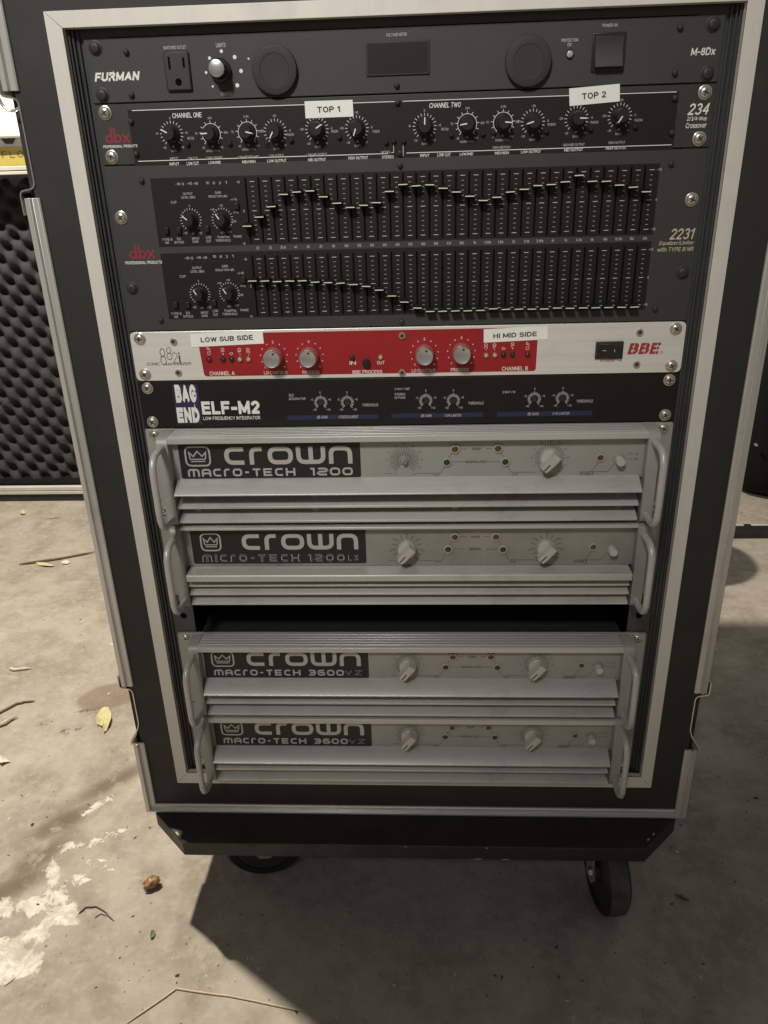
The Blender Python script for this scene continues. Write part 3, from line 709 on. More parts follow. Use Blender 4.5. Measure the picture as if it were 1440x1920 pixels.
# ---------------------------------------------------------------- power conditioner
r, z0, z1 = unit('power_conditioner', 'charcoal one-unit power conditioner with outlet, dimmer knob and FURMAN lettering, topmost in the rack', 'power conditioner', 0, 1, 200)
front(r, z0, z1, 'panel', 200)
for sx in (-1, 1):
    for zz in (z1 - 5.9, z0 + 5.9): put('rack_screw', ME['bscrew'], r, (sx * 232.6, -.02, zz), random.uniform(0, 90))
for q_ in ((237, 98), (247, 178), (1275, 52), (1265, 137), (744, 160)):
    X, Z = P(*q_); put('panel_screw', ME['mini'], r, (X, 0.3, Z), random.uniform(0, 90))
lg = Words(r, 'white'); dots = MB()
T(lg, 'FURMAN', 176, 263, 142, 21, bold=.045, shear=.28)
T(lg, 'M-8Dx', 1296, 1342, 95.5, 17, bold=.02, shear=.1)
lg2 = MB()
for s_, a, b_, yc, h in (('SWITCHED OUTLET', 306, 349, 88.5, 7), ('LIGHTS', 405, 423, 84.5, 8), ('DIMMER', 414, 434, 175, 8), ('VOLTAGE METER', 724, 763, 64.5, 7),
                         ('PROTECTION', 1053, 1084, 75, 7), ('OK', 1064, 1072, 83.5, 7), ('POWER ON', 1130, 1158, 47, 7)):
    T(lg2, s_, a, b_, yc, h, bold=.01)
for x, y, rr in ((415, 96, 1.25), (440, 107, 1.45), (452, 133, 1.45), (445, 160, 1.5), (393, 109, 1.2), (386.5, 136, 1.0), (410, 151.5, .9), (399, 162, .8), (466, 110, .7)):
    X, Z = P(x, y); dots.disc(X, Z, rr, -.12)
dots.build('printed_dots', 'white', r, smooth=False, kind='stuff'); lg2.build('small_lettering', 'dimwhite', r, smooth=False, kind='stuff')
# outlet
X0, Z1_ = P(306, 97); X1, Z0_ = P(362, 170)
q = MB(); q.box(X0, X1, -2.6, 0, Z0_, Z1_); o = q.build('outlet', 'dplastic', r, bevel=1.2)
cx, cz = (X0 + X1) / 2, (Z0_ + Z1_) / 2
for dx, w_, h_ in ((-5.6, 1.7, 8.4), (5.6, 1.7, 6.8)):
    q = MB(); q.box(cx + dx - w_ / 2, cx + dx + w_ / 2, -2.75, -2.0, cz + 5.5 - h_ / 2, cz + 5.5 + h_ / 2); q.build('outlet_slot', 'slot', o)
q = MB(); q.lathe([(2.6, -2.75), (2.6, -2.0)], 16, (cx, 0, cz - 7.5)); q.build('outlet_slot', 'slot', o)
# dimmer
X, Z = P(414, 132)
q = MB(); q.lathe([(8.2, 0), (8.2, -4), (7.0, -5)], 28, (X, 0, Z)); q.lathe([(6.4, -5), (6.2, -13.5), (6.0, -14)], 28, (X, 0, Z)); o = q.build('dimmer_knob', 'plastic', r)
q = MB(); q.lathe([(6.0, -14.02), (5.9, -14.6), (5.4, -14.9), (.1, -14.7)], 28, (X, 0, Z)); q.build('knob_cap', 'knobmetal', o)
# pull-out lamp tubes
for (px_, py_) in ((516, 132), (990, 116)):
    X, Z = P(px_, py_)
    q = MB(); q.lathe([(17.4, 0), (17.3, -3.6), (16.9, -4.3), (15.6, -4.6), (11.4, -4.6), (11.0, -4.3), (.1, -4.2)], 40, (X, 0, Z)); q.build('lamp_tube', 'tube', r)
# voltmeter window
X0, Z1_ = P(685, 79); X1, Z0_ = P(806, 139)
q = MB(); q.box(X0, X1, -1.2, 0, Z0_, Z1_); o = q.build('voltage_meter', 'dplastic', r, bevel=.4)
q = MB(); q.box(X0 + 1.2, X1 - 1.2, -1.35, -1.1, Z0_ + 1.2, Z1_ - 1.2); q.build('window', 'tint', o)
X, Z = P(1068, 101); put('pilot_light', ME['clear'], r, (X, -.02, Z))
X0, Z1_ = P(1112, 62); X1, Z0_ = P(1169, 133)
q = MB(); q.box(X0, X1, -1.4, 0, Z0_, Z1_); o = q.build('power_switch', 'plastic', r, bevel=.5)
q = MB(); q.prism([(-1.3, Z0_ + 2.5), (-6.0, Z0_ + 2.5), (-2.4, (Z0_ + Z1_) / 2), (-3.2, Z1_ - 2.5), (-1.3, Z1_ - 2.5)], 'x', X0 + 2, X1 - 2); q.build('rocker', 'dplastic', o, bevel=.4)

# ---------------------------------------------------------------- crossover
def dbx_logo(mb, x0, x1, yt, yb, m=0):
    Xa = P(x0, yb)[0]; Xb = P(x1, yb)[0]; Zb = P((x0 + x1) / 2, yb)[1]; Zt = P((x0 + x1) / 2, yt)[1]
    w_ = Xb - Xa; rr = w_ * .155; t = w_ * .070
    def ring(cx): mb.stroke([(cx + (rr - t / 2) * math.cos(a), Zb + rr + (rr - t / 2) * math.sin(a)) for a in [2 * math.pi * i / 20 for i in range(20)]], t, -.12, True, m)
    c1, c2 = Xa + rr, Xa + rr * 3 + w_ * .06
    ring(c1); ring(c2)
    mb.line((c1 + rr - t / 2, Zb), (c1 + rr - t / 2, Zt), t, -.13, m); mb.line((c2 - rr + t / 2, Zb), (c2 - rr + t / 2, Zt), t, -.13, m)
    a, e = c2 + rr + w_ * .055, Xb
    mb.line((a, Zb), (e, Zb + 2 * rr), t, -.12, m); mb.line((a, Zb + 2 * rr), (e, Zb), t, -.13, m)
r, z0, z1 = unit('crossover', 'black one-unit audio crossover with twelve dials and the number 234', 'crossover', 1, 1, 200)
front(r, z0, z1, 'panel2', 200); ear_screws(r, z0, z1, 'screw')
for q_ in ((246, 228), (256, 289), (1265, 184), (1259, 249), (745, 192), (750, 291)):
    X, Z = P(*q_); put('panel_screw', ME['mini'], r, (X, .3, min(max(Z, z0 + 2.4), z1 - 2.4)), random.uniform(0, 90))
fx0 = P(245, 252)[0]; fx1 = P(1268, 220)[0]
zt = sum(P(*q_)[1] for q_ in ((245, 209), (740, 193), (1265, 168))) / 3; zb = sum(P(*q_)[1] for q_ in ((258, 304), (725, 291), (1255, 267))) / 3
q = MB(); q.rect(fx0, fx1, zb - 3.4, zt + .6, -.05); q.build('print_field', 'overlay', r, smooth=False)
lg = MB(); sm = MB(); wd = Words(r, 'white')
for a, b_ in ((245, 740), (755, 1268)):
    q = MB(); q.rect(P(a, 190)[0], P(b_, 180)[0], zt - .25, zt + .25, -.12); q.build('printed_line', 'white', r, smooth=False)
for a, b_ in ((258, 727), (762, 1258)):
    q = MB(); q.rect(P(a, 295)[0], P(b_, 280)[0], zb - .25, zb + .25, -.12); q.build('printed_line', 'white', r, smooth=False)
T(wd, 'CHANNEL ONE', 323, 378, 216, 9.5, bold=.01, shear=.05); T(wd, 'CHANNEL TWO', 805, 864, 197, 9.5, bold=.01, shear=.22)
KN = [((322, 251), -62, 'g'), ((396, 251), -92, 'f'), ((464, 248), 104, 'f'), ((516, 247), -150, 'o'), ((594, 243), 60, 'o'), ((669, 241), -160, 'o'),
      ((796, 237), 2, 'g'), ((876, 233), -98, 'f'), ((943, 230), 96, 'f'), ((999, 229), -106, 'o'), ((1081, 223), 92, 'o'), ((1162, 218), -148, 'o')]
for (px_, py_), an, kd in KN:
    X, Z = P(px_, py_); put('dial_knob', ME['dbxknob'], r, (X, -.05, Z), an)
    dial(lg, X, Z, 7.4, 9.4, 11 if kd == 'f' else 17, -.12, .36, arc=7.4 if kd == 'f' else None)
    tops = {'g': '0', 'f': '240' if px_ in (396, 876) else '2.4k', 'o': '-10'}[kd]
    for s_, dx, dz, h in ((tops, 0, 11.2, 1.7), ({'g': '-6', 'f': '70', 'o': '-20'}[kd], -12, .6, 1.7), ({'g': '+6', 'f': '450', 'o': '0'}[kd], 11.8, .6, 1.7),
                          ({'g': '-12', 'f': '45', 'o': '-30'}[kd], -7.2, -9.8, 1.6), ({'g': '+12', 'f': '960', 'o': '+6'}[kd], 7.2, -9.8, 1.6),
                          ('dB' if kd != 'f' else 'Hz', 0, -9.2, 1.6), ('GAIN' if kd != 'f' else 'XOVER FREQ', 0, -12.2, 1.8)):
        ww = len(s_) * h * .62; text_mm(sm, s_, X + dx - ww / 2, X + dx + ww / 2, Z + dz - h / 2, Z + dz + h / 2, -.12)
for s_, a, b_, yc in (('40 Hz', 351, 364, 259), ('PHASE INV', 538, 551, 252), ('PHASE INV', 621, 634, 246), ('PHASE INV', 699, 712, 246), ('40 Hz', 827, 841, 242), ('PHASE INV', 1027, 1042, 233),
                      ('PHASE INV', 1107, 1122, 229), ('PHASE INV', 1190, 1205, 225), ('INPUT', 319, 334, 297), ('LOW CUT', 351, 371, 297), ('LOW/LOW-MID', 386, 417, 295.5), ('LOW-MID/HIGH-MID', 446, 486, 294),
                      ('LOW OUTPUT', 504, 532, 291.5), ('LOW-MID OUTPUT', 575, 613, 289.5), ('MONO', 715, 731, 285.5), ('HIGH-MID/HIGH', 924, 957, 276),
                      ('HIGH-MID OUTPUT', 1056, 1096, 271), ('HIGH OUTPUT', 1141, 1172, 267)):
    T(sm, s_, a, b_, yc, 5.6)
for s_, a, b_, yc in (('INPUT', 318, 336, 307), ('LOW CUT', 350, 373, 306.5), ('LOW/MID', 391, 414, 304.5), ('MID/HIGH', 454, 479, 303), ('LOW OUTPUT', 501, 537, 301), ('MID OUTPUT', 578, 611, 299),
                      ('HIGH OUTPUT', 653, 690, 295.5), ('STEREO', 716, 738, 294), ('INPUT', 788, 805, 291), ('LOW CUT', 820, 845, 290), ('LOW/MID', 862, 887, 288.5), ('MID/HIGH', 928, 954, 286.5),
                      ('LOW OUTPUT', 977, 1014, 284), ('MID OUTPUT', 1058, 1093, 280.5), ('HIGH OUTPUT', 1136, 1175, 277)):
    T(wd, s_, a, b_, yc, 6.2, bold=.01)
for pts in (((733, 286), (738, 286), (738, 270)), ((751, 292), (756, 292), (756, 270))):
    lg.stroke([P(*q_) for q_ in pts], .35, -.12)
T(wd, '234', 1290, 1330, 204.5, 22, bold=.012, shear=.25); T(wd, '2/3/4-Way', 1288, 1326, 223, 10, bold=.01, shear=.15); T(wd, 'Crossover', 1286, 1325, 235, 10, bold=.01, shear=.15)
T(wd, 'PROFESSIONAL PRODUCTS', 193, 258, 274, 6, bold=.015, shear=.2)
lg.build('printed_scale', 'white', r, smooth=False, kind='stuff'); sm.build('small_lettering', 'dimwhite', r, smooth=False, kind='stuff')
q = MB(); dbx_logo(q, 199, 244, 239, 268); q.build('red_logo', 'redink', r, smooth=False)
for px_, py_ in ((724, 266), (738, 264), (756, 264), (431, 268), (500, 268), (546, 262), (636, 256), (846, 252), (925, 248), (1024, 245), (1107, 241), (1190, 237), (352, 269), (905, 250)):
    X, Z = P(px_, py_); q = MB(); q.lathe([(1.9, 0), (1.9, -2.4), (1.5, -2.8), (.1, -2.8)], 14, (X, 0, Z)); q.build('push_button', 'plastic', r)

# ---------------------------------------------------------------- equalizer
r, z0, z1 = unit('graphic_equalizer', 'black three-unit graphic equalizer with two rows of sliders set in curves', 'equalizer', 2, 3, 200)
front(r, z0, z1, 'panel', 200)
for sx, py_, me in ((-1, 408, 'screw'), (-1, 540, 'bscrew'), (1, 374, 'screw'), (1, 511, 'bscrew')):
    X, Z = P({-1: {408: 229, 540: 255}, 1: {374: 1298, 511: 1280}}[sx][py_], py_); put('rack_screw', ME[me], r, (sx * 232.6, -.02, Z), random.uniform(-40, 40))
for q_ in ((266, 339), (302, 600), (1258, 307), (1228, 579), (753, 603), (750, 310)):
    X, Z = P(*q_); put('panel_screw', ME['mini'], r, (X, .3, min(max(Z, z0 + 2.4), z1 - 2.4)), random.uniform(0, 90))
ua = [P(459, 345), P(459, 452)]
UPX = [424, 407, 387.5, 364.5, 360, 358, 369, 381, 389, 385, 380, 359, 346, 348.5, 346.6, 353, 360, 368, 376, 370, 360, 355, 348, 346, 341, 329, 340, 340, 347, 351, 359.5]
UXX = [463, 486, 507, 531, 555, 579, 606, 632, 654, 679, 705, 729, 753, 777, 803, 828, 853, 877, 902, 927, 953, 979, 1005, 1031, 1057, 1083, 1109.5, 1135, 1160, 1186, 1212]
LPX = [527, 527, 528, 527, 526.5, 529, 530, 531, 533.5, 537, 544, 555, 566.4, 577.6, 584, 583.7, 583, 582.7, 582, 579, 580, 579.6, 579.6, 579.2, 577.5, 578, 577.3, 577, 576.5, 576.1, 575.7]
FY = -10.0
XA = P(463, 424, FY)[0]; XB = P(1212, 359.5, FY)[0]; stepx = (XB - XA) / 30
XC = P(471, 527, FY)[0]; XD = P(1190, 575.7, FY)[0]; xoff = ((XC + XD) - (XA + XB)) / 2
# rows: centre line and half travel
zu_t = (P(471, 343)[1] + P(1203, 316)[1]) / 2; zu_b = (P(481, 450)[1] + P(1191, 429)[1]) / 2
zl_t = (P(484, 486)[1] + P(1187, 468)[1]) / 2; zl_b = (P(493, 587)[1] + P(1178, 570.5)[1]) / 2
q = MB(); fx0 = P(290, 400)[0]; fx1 = P(1228, 400)[0]
zmid = (P(480, 466)[1] + P(1200, 446)[1]) / 2
q.rect(fx0, fx1, zmid + 2.6, zu_t + 4.5, -.05); q.build('print_field', 'overlay', r, smooth=False)
q = MB(); q.rect(fx0, fx1, zl_b - 4.2, zmid - 2.6, -.05); q.build('print_field', 'overlay', r, smooth=False)
lg = MB(); sm = MB(); tk = MB(); tl = MB()
FR = '20 25 31.5 40 50 63 80 100 125 160 200 250 315 400 500 630 800 1k 1.25k 1.6k 2k 2.5k 3.15k 4k 5k 6.3k 8k 10k 12.5k 16k 20k'.split()
def text_at(mb, s_, X, Z, h, k=.6, Y=-.12, bold=0): text_mm(mb, s_, X - len(s_) * h * k / 2, X + len(s_) * h * k / 2, Z - h / 2, Z + h / 2, Y, bold)
for row, (zt_, zb_, px) in enumerate(((zu_t, zu_b, UPX), (zl_t, zl_b, LPX))):
    zc = (zt_ + zb_) / 2; trav = (zt_ - zb_) / 2
    for i in range(31):
        X = XA + stepx * i
        o = put('fader_slot', ME['slot'], r, (X, 0, zc)); o.scale = (1, 1, (trav + 3) / 24)
        xx = (UXX[i] if row == 0 else 471 + (1190 - 471) * i / 30)
        Z = P(xx, px[i], FY)[1]; Z = min(max(Z, zb_ - .6), zt_ + .6)
        put('fader', ME['fader'], r, (X + random.uniform(-.2, .2), 0, Z), random.uniform(-2, 2))
        xt = X + stepx * .5
        for k in range(13):
            hw = 1.9 if k in (0, 6, 12) else .95
            (tl if k in (0, 6, 12) else tk).rect(xt - hw, xt + hw, zt_ - (zt_ - zb_) * k / 12 - .22, zt_ - (zt_ - zb_) * k / 12 + .22, -.12)
        if row == 0: text_at(sm, FR[i], X + stepx * .5, zmid, 2.1, .55, bold=.01)
    for s_, k in (('+6', 0), ('0', .5), ('-6', 1)): text_at(sm, s_, XA - 6.0 + (2.5 if s_ == '0' else 0), zt_ - (zt_ - zb_) * k - (3 if k == 1 else 0), 2.0)
    for s_, k in (('+15', 0), ('0', .5), ('-15', 1)): text_at(sm, s_, XB + stepx * 1.05, zt_ - (zt_ - zb_) * k, 2.0)
for oy, off in ((0, 0), (1, 1)):
    kn = ([(358, 412), (417, 411)], [(375, 551), (430, 549)])[oy]; an = ((-52, -35), (-30, -32))[oy]
    for (px_, py_), a in zip(kn, an):
        X, Z = P(px_, py_); put('dial_knob', ME['dbxknob'], r, (X, -.05, Z), a, .92)
        dial(lg, X, Z, 7.6, 9.0, 19, -.12, .34)
        text_at(sm, '0' if px_ in (358, 375) else '+15', X, Z + 10.6, 1.7)
    (ax, ay), (bx, by) = kn
    for s_, x0, x1, dy, h in (('OUTPUT', -15, 3, -49, 5), ('LEVEL (dBu)', -18, 8, -42, 5), ('CLIP', -38, -27, -33, 5), ('-10', -29, -20, -67, 5), ('0', -17, -13, -67, 5), ('+10', -7, 2, -68, 5), ('+18', 5, 13, -68, 5),
                              ('INPUT', 2, 16, 35, 5), ('GAIN', 3, 14, 41, 5), ('dB', 1, 7, 26, 4), ('-12', -14, -7, 25, 4), ('+12', 13, 21, 25, 4), ('TYPE III', -54, -35, 37, 5), ('NR', -48, -41, 43, 5), ('EQ', -26, -19, 36, 5), ('BYPASS', -31, -13, 42, 5)):
        T(sm, s_, ax + x0, ax + x1, ay + dy, h)
    for s_, x0, x1, dy, h in (('GAIN', -14, -3, -50, 5), ('REDUCTION (dB)', -26, 9, -43, 5), ('10', -31, -25, -68, 5), ('6', -18, -14, -68, 5), ('3', -7, -3, -68, 5), ('1', 5, 8, -69, 5), ('LOW', -31, -21, 34, 5), ('CUT', -30, -21, 41, 5),
                              ('PeakPlus', -9, 13, 33, 5), ('THRESHOLD', -13, 15, 39.5, 5), ('RANGE', 21, 36, 32, 5), ('dBu', -3, 5, 25, 4), ('OFF', 10, 18, 24, 4), ('+10', -23, -15, -18, 4), ('+20', 18, 26, 4, 4), ('+/-15', 15, 27, -37, 5), ('+/-6', 20, 30, -13, 5)):
        T(sm, s_, bx + x0, bx + x1, by + dy, h)
    for px_, py_ in ((ax - 45, ay + 20), (ax - 22, ay + 20), (bx - 28, by + 18), (bx + 27, by - 25)):
        X, Z = P(px_, py_); q = MB(); q.box(X - 1.9, X + 1.9, -3.0, 0, Z - 2.4, Z + 2.4); q.build('push_button', 'plastic', r, bevel=.3)
    for px_ in (ax - 24, ax - 15, ax - 2, ax + 9, bx - 28, bx - 16, bx - 5, bx + 7):
        X, Z = P(px_, ay - 60); q = MB(); q.box(X - 1.2, X + 1.2, -.5, 0, Z - .6, Z + .6); q.build('meter_led', 'ledoff', r)
g2 = Words(r, 'gold'); wd = Words(r, 'white')
T(g2, '2231', 1256, 1303, 438.5, 21, bold=.012, shear=.25); T(g2, 'Equalizer/Limiter', 1236, 1301, 456, 9, bold=.008, shear=.15); T(g2, 'with TYPE III NR', 1233, 1300, 467, 9, bold=.008, shear=.15)
T(wd, 'PROFESSIONAL PRODUCTS', 234, 304, 492, 6.5, bold=.015, shear=.2)
tl.build('long_tick_marks', 'tickl', r, smooth=False, kind='stuff'); tk.build('tick_marks', 'tick', r, smooth=False, kind='stuff'); lg.build('printed_scale', 'white', r, smooth=False, kind='stuff'); sm.build('small_lettering', 'dimwhite', r, smooth=False, kind='stuff')
q = MB(); dbx_logo(q, 244, 291, 458, 485); q.build('red_logo', 'redink', r, smooth=False)

# ---------------------------------------------------------------- sonic maximizer (silver and red)
r, z0, z1 = unit('sound_enhancer', 'brushed silver one-unit processor with red printed field and four round silver knobs', 'audio processor', 5, 1, 200)
q = MB(); q.prism(fillet([(-EW, z0), (EW, z0), (EW, z1), (-EW, z1)], 5, True), 'y', -.6, 3.0); q.build('front_panel', 'brushed', r, bevel=.35)
q = MB(); q.box(-216, 216, 3.05, 200, z0 + 1, z1 - 1); q.build('chassis', 'inside', r)
for sx in (-1, 1):
    for zz in (z1 - 5.9, z0 + 5.9): put('rack_screw', ME['screw'], r, (sx * 232.6, -.62, zz), random.uniform(-40, 40))
for q_ in ((326, 640), (335, 698), (754, 629), (754, 698), (1199, 622.5), (1193, 682.5)):
    X, Z = P(*q_); put('hex_bolt', ME['hex'], r, (X, -.62, Z), random.uniform(0, 60))
YP = -.6
Xa = P(374, 660)[0] + .5; Xb = P(1006, 660)[0]
q = MB(); zr0, zr1 = z0 + 3.2, z1 - 2.4
q.flat(fillet([(Xa - 1, zr1), (Xa + 1.5, zr0), (Xb, zr0), (Xb + .4, zr1)], 3.0, True), YP - .06); q.build('red_field', 'bbered', r, smooth=False)
lg = MB(); rd = Words(r, 'darkred'); wd = Words(r, 'white'); Yt = YP - .15
for s_, a, b_, yc, h, bo in (('CHANNEL A', 393, 440, 700, 7.5, .008), ('LO CONTOUR', 495, 539, 698.5, 7, .0), ('PROCESS', 567, 599, 698, 7, .0), ('BBE PROCESS', 661, 717, 697, 7.5, .008), ('LO CONTOUR', 772, 817, 694.5, 7, .0),
                         ('PROCESS', 845, 879, 693, 7, .0), ('CHANNEL B', 941, 990, 691, 7.5, .008), ('IN', 655.5, 667.5, 680.5, 6.5, .0), ('OUT', 707, 721, 680, 6.5, .0)):
    T(wd, s_, a, b_, yc, h, Yt, bold=bo)
for s_, xx, yc in (('CLIP', 391, 658), ('+10', 417.5, 659), ('0', 433.5, 663), ('-10', 449, 659), ('-20', 465, 659), ('-20', 911, 650.5), ('-10', 927, 650.5), ('0', 944, 653.5), ('+10', 961, 648.5), ('CLIP', 989, 648.5)):
    hgt = {'CLIP': 15, '0': 4.5}.get(s_, 13); X0 = P(xx - 3.2, yc, Yt)[0]; X1 = P(xx + 3.2, yc, Yt)[0]
    text_mm(lg, s_, X0, X1, P(xx, yc + hgt / 2, Yt)[1], P(xx, yc - hgt / 2, Yt)[1], Yt, -.01, 0, 0, True)
for (px_, py_), an in (((514, 668), 22), ((580.5, 667), 12), ((796, 662.5), 18), ((865, 660), 14)):
    X, Z = P(px_, py_); put('contour_knob', ME['bbeknob'], r, (X, YP - .02, Z), an)
    for i in range(11):
        a = math.radians(-140 + 28 * i)
        if i not in (0, 5, 10): lg.disc(X + 12.0 * math.sin(a), Z + 12.0 * math.cos(a), .48, Yt, 8)
    text_at(lg, '5', X, Z + 12.6, 2.2, .6, Yt); text_at(lg, '0', X - 8.6, Z - 9.6, 1.8, .6, Yt); text_at(lg, '10', X + 8.6, Z - 9.6, 1.8, .6, Yt)
for px_, py_, k in ((392.5, 673.6, 'sred'), (418.7, 673.5, 'sgreen'), (434.9, 673.2, 'sgreen'), (450.2, 673, 'syel'), (466.4, 672.9, 'syel'), (660.6, 670, 'sgreen'), (713.5, 669, 'syel'),
                    (911.3, 665.4, 'syel'), (927.5, 665, 'syel'), (944, 664.6, 'sgreen'), (960.4, 664.2, 'sgreen'), (988.8, 663.8, 'sred')):
    X, Z = P(px_, py_); put('indicator_led', ME[k], r, (X, YP - .04, Z))
X, Z = P(687, 680); q = MB(); q.lathe([(3.6, YP), (3.6, YP - 3.0), (3.1, YP - 3.8), (.1, YP - 3.9)], 22, (X, 0, Z)); q.build('process_button', 'plastic', r)
X0, Z1_ = P(1117, 640); X1, Z0_ = P(1166, 672)
q = MB(); q.box(X0, X1, YP - 1.6, YP, Z0_, Z1_); o = q.build('power_switch', 'dplastic', r, bevel=.6)
q = MB(); xm = (X0 + X1) / 2 + .8; q.prism([(X0 + 2, YP - 1.5), (X0 + 2, YP - 1.9), (xm, YP - 2.2), (X1 - 2, YP - 5.4), (X1 - 2, YP - 1.5)], 'z', Z0_ + 2, Z1_ - 2); q.build('rocker', 'plastic', o, bevel=.3)
mk = MB(); zc = (Z0_ + Z1_) / 2; mk.rect(X0 + 6, X0 + 9, zc - .3, zc + .3, YP - 2.35)
ringp = [(X1 - 6.5 + 1.7 * math.cos(a), zc + 1.7 * math.sin(a)) for a in [2 * math.pi * i / 14 for i in range(14)]]
mk.add([(x_, YP - 3.75 - (x_ - (X1 - 6.5)) * .29, z_) for x_, z_ in ringp] + [(X1 - 6.5 + (x_ - X1 + 6.5) * .75, YP - 3.75 - (x_ - (X1 - 6.5)) * .75 * .29, zc + (z_ - zc) * .75) for x_, z_ in ringp], [(i, (i + 1) % 14, 14 + (i + 1) % 14, 14 + i) for i in range(14)])
mk.build('switch_mark', 'dimwhite', o, smooth=False)
T(rd, 'BBE', 1177, 1239, 653.5, 21, Yt, bold=.05, shear=.22); T(rd, 'POWER', 1126, 1153, 676, 5.5, Yt, bold=.01)
X, Z = P(1240, 660); q = MB(); q.stroke([(X + 1.0 * math.cos(a), Z + 1.0 * math.sin(a)) for a in [2 * math.pi * i / 10 for i in range(10)]], .3, Yt, True); q.build('registered_mark', 'darkred', r, smooth=False)
for s_, a, b_, yc, h in (('8', 300, 311, 669, 32), ('8', 312, 322, 663, 24), ('2', 323, 333, 671, 20), ('i', 335, 338, 671, 20)): T(Words(r, 'darkbrown'), s_, a, b_, yc, h, Yt, bold=-.03)
wk = Words(r, 'darkbrown'); T(wk, 'SONIC', 275, 300, 682.5, 6, Yt); T(wk, 'MAXIMIZER', 311, 359, 682, 6, Yt)
lg.build('printed_scale', 'white', r, smooth=False, kind='stuff')
st = MB()     # slits that split the logo letters
for k, a in enumerate((1185, 1207, 1228)):
    X0 = P(a, 660, Yt)[0]; Zb_ = P(a, 663, Yt)[1]; Zt_ = P(a, 644, Yt)[1]; st.line((X0, Zb_), (X0 + 1.7, Zt_), .5, Yt - .06)
st.build('logo_slit', 'brushed', r, smooth=False, kind='stuff')

# ---------------------------------------------------------------- low frequency integrator
r, z0, z1 = unit('bass_integrator', 'black one-unit low frequency integrator with white block logo and purple printed bars', 'audio processor', 6, 1, 200)
front(r, z0, z1, 'overlay', 200); ear_screws(r, z0, z1, 'screw')
lg = MB(); sm = MB(); wd = Words(r, 'white'); Yt = -.12
X0 = P(327, 757)[0]; X1 = P(374.5, 757)[0]; q = MB(); q.rect(X0, X1, P(350, 795)[1], P(350, 721)[1], -.06); q.build('logo_field', 'purple', r, smooth=False)
T(wd, 'BAG', 328.5, 368, 738, 34, Yt, bold=.09); T(wd, 'END', 331.5, 373.5, 774.5, 37, Yt, bold=.09)
T(wd, 'ELF-M2', 378, 487, 764.5, 25, Yt, bold=.05); T(wd, 'LOW FREQUENCY INTEGRATOR', 381, 488, 783.5, 7.5, Yt, bold=.012)
for a, b_, yc, h in ((539, 709, 782, 8), (734, 906, 778.5, 8), (932, 1110, 775.5, 9)):
    q = MB(); q.rect(P(a, yc)[0], P(b_, yc)[0], P((a + b_) / 2, yc + h / 2)[1], P((a + b_) / 2, yc - h / 2)[1], -.06); q.build('purple_bar', 'purple', r, smooth=False)
for s_, a, b_, yc, h in (('ELF', 542, 551, 741, 5), ('INTEGRATOR', 542, 573, 747.5, 5), ('THRESHOLD', 679, 709, 759, 6), ('dB GAIN', 594, 614, 782, 5.5), ('CONCEALMENT', 635, 672, 781.5, 5.5),
                         ('dB GAIN', 789, 809, 779.3, 5.5), ('CVR LIMITER', 834, 865, 778.7, 5.5), ('dB GAIN', 989, 1010, 776, 5.5), ('CVR LIMITER', 1036, 1068, 775, 5.5), ('2 WAY / MID', 740, 768, 729, 5), ('STEREO', 740, 760, 739, 5),
                         ('HI PASS', 740, 760, 745.3, 5), ('2 WAY / HI', 942, 966, 735, 5), ('THRESHOLD', 878, 907, 755.6, 6), ('THRESHOLD', 1081, 1112, 751.7, 6)):
    T(sm, s_, a, b_, yc, h, Yt, bold=.008)
for q_ in ((601.3, 754.5), (651.2, 754.2), (798.3, 751), (850, 750.6), (1001.7, 747.8), (1054.6, 746.5)):
    X, Z = P(*q_); dial(lg, X, Z, 3.6, 6.0, 21, Yt, .32, long_every=10)
    q = MB(); q.lathe([(3.0, 0), (3.0, -1.0), (2.5, -1.5), (2.4, -.4), (.1, -.3)], 18, (X, 0, Z)); q.build('trim_pot', 'dplastic', r)
    for s_, dx, dz in (('0', 0, 9.2), ('-5', -8, 2.6), ('+5', 8.2, 2.6), ('-10', -6, -6.8), ('+10', 6.6, -6.8)): text_at(sm, s_, X + dx, Z + dz, 2.0, .6, Yt)
lg.build('printed_scale', 'white', r, smooth=False, kind='stuff'); sm.build('small_lettering', 'dimwhite', r, smooth=False, kind='stuff')

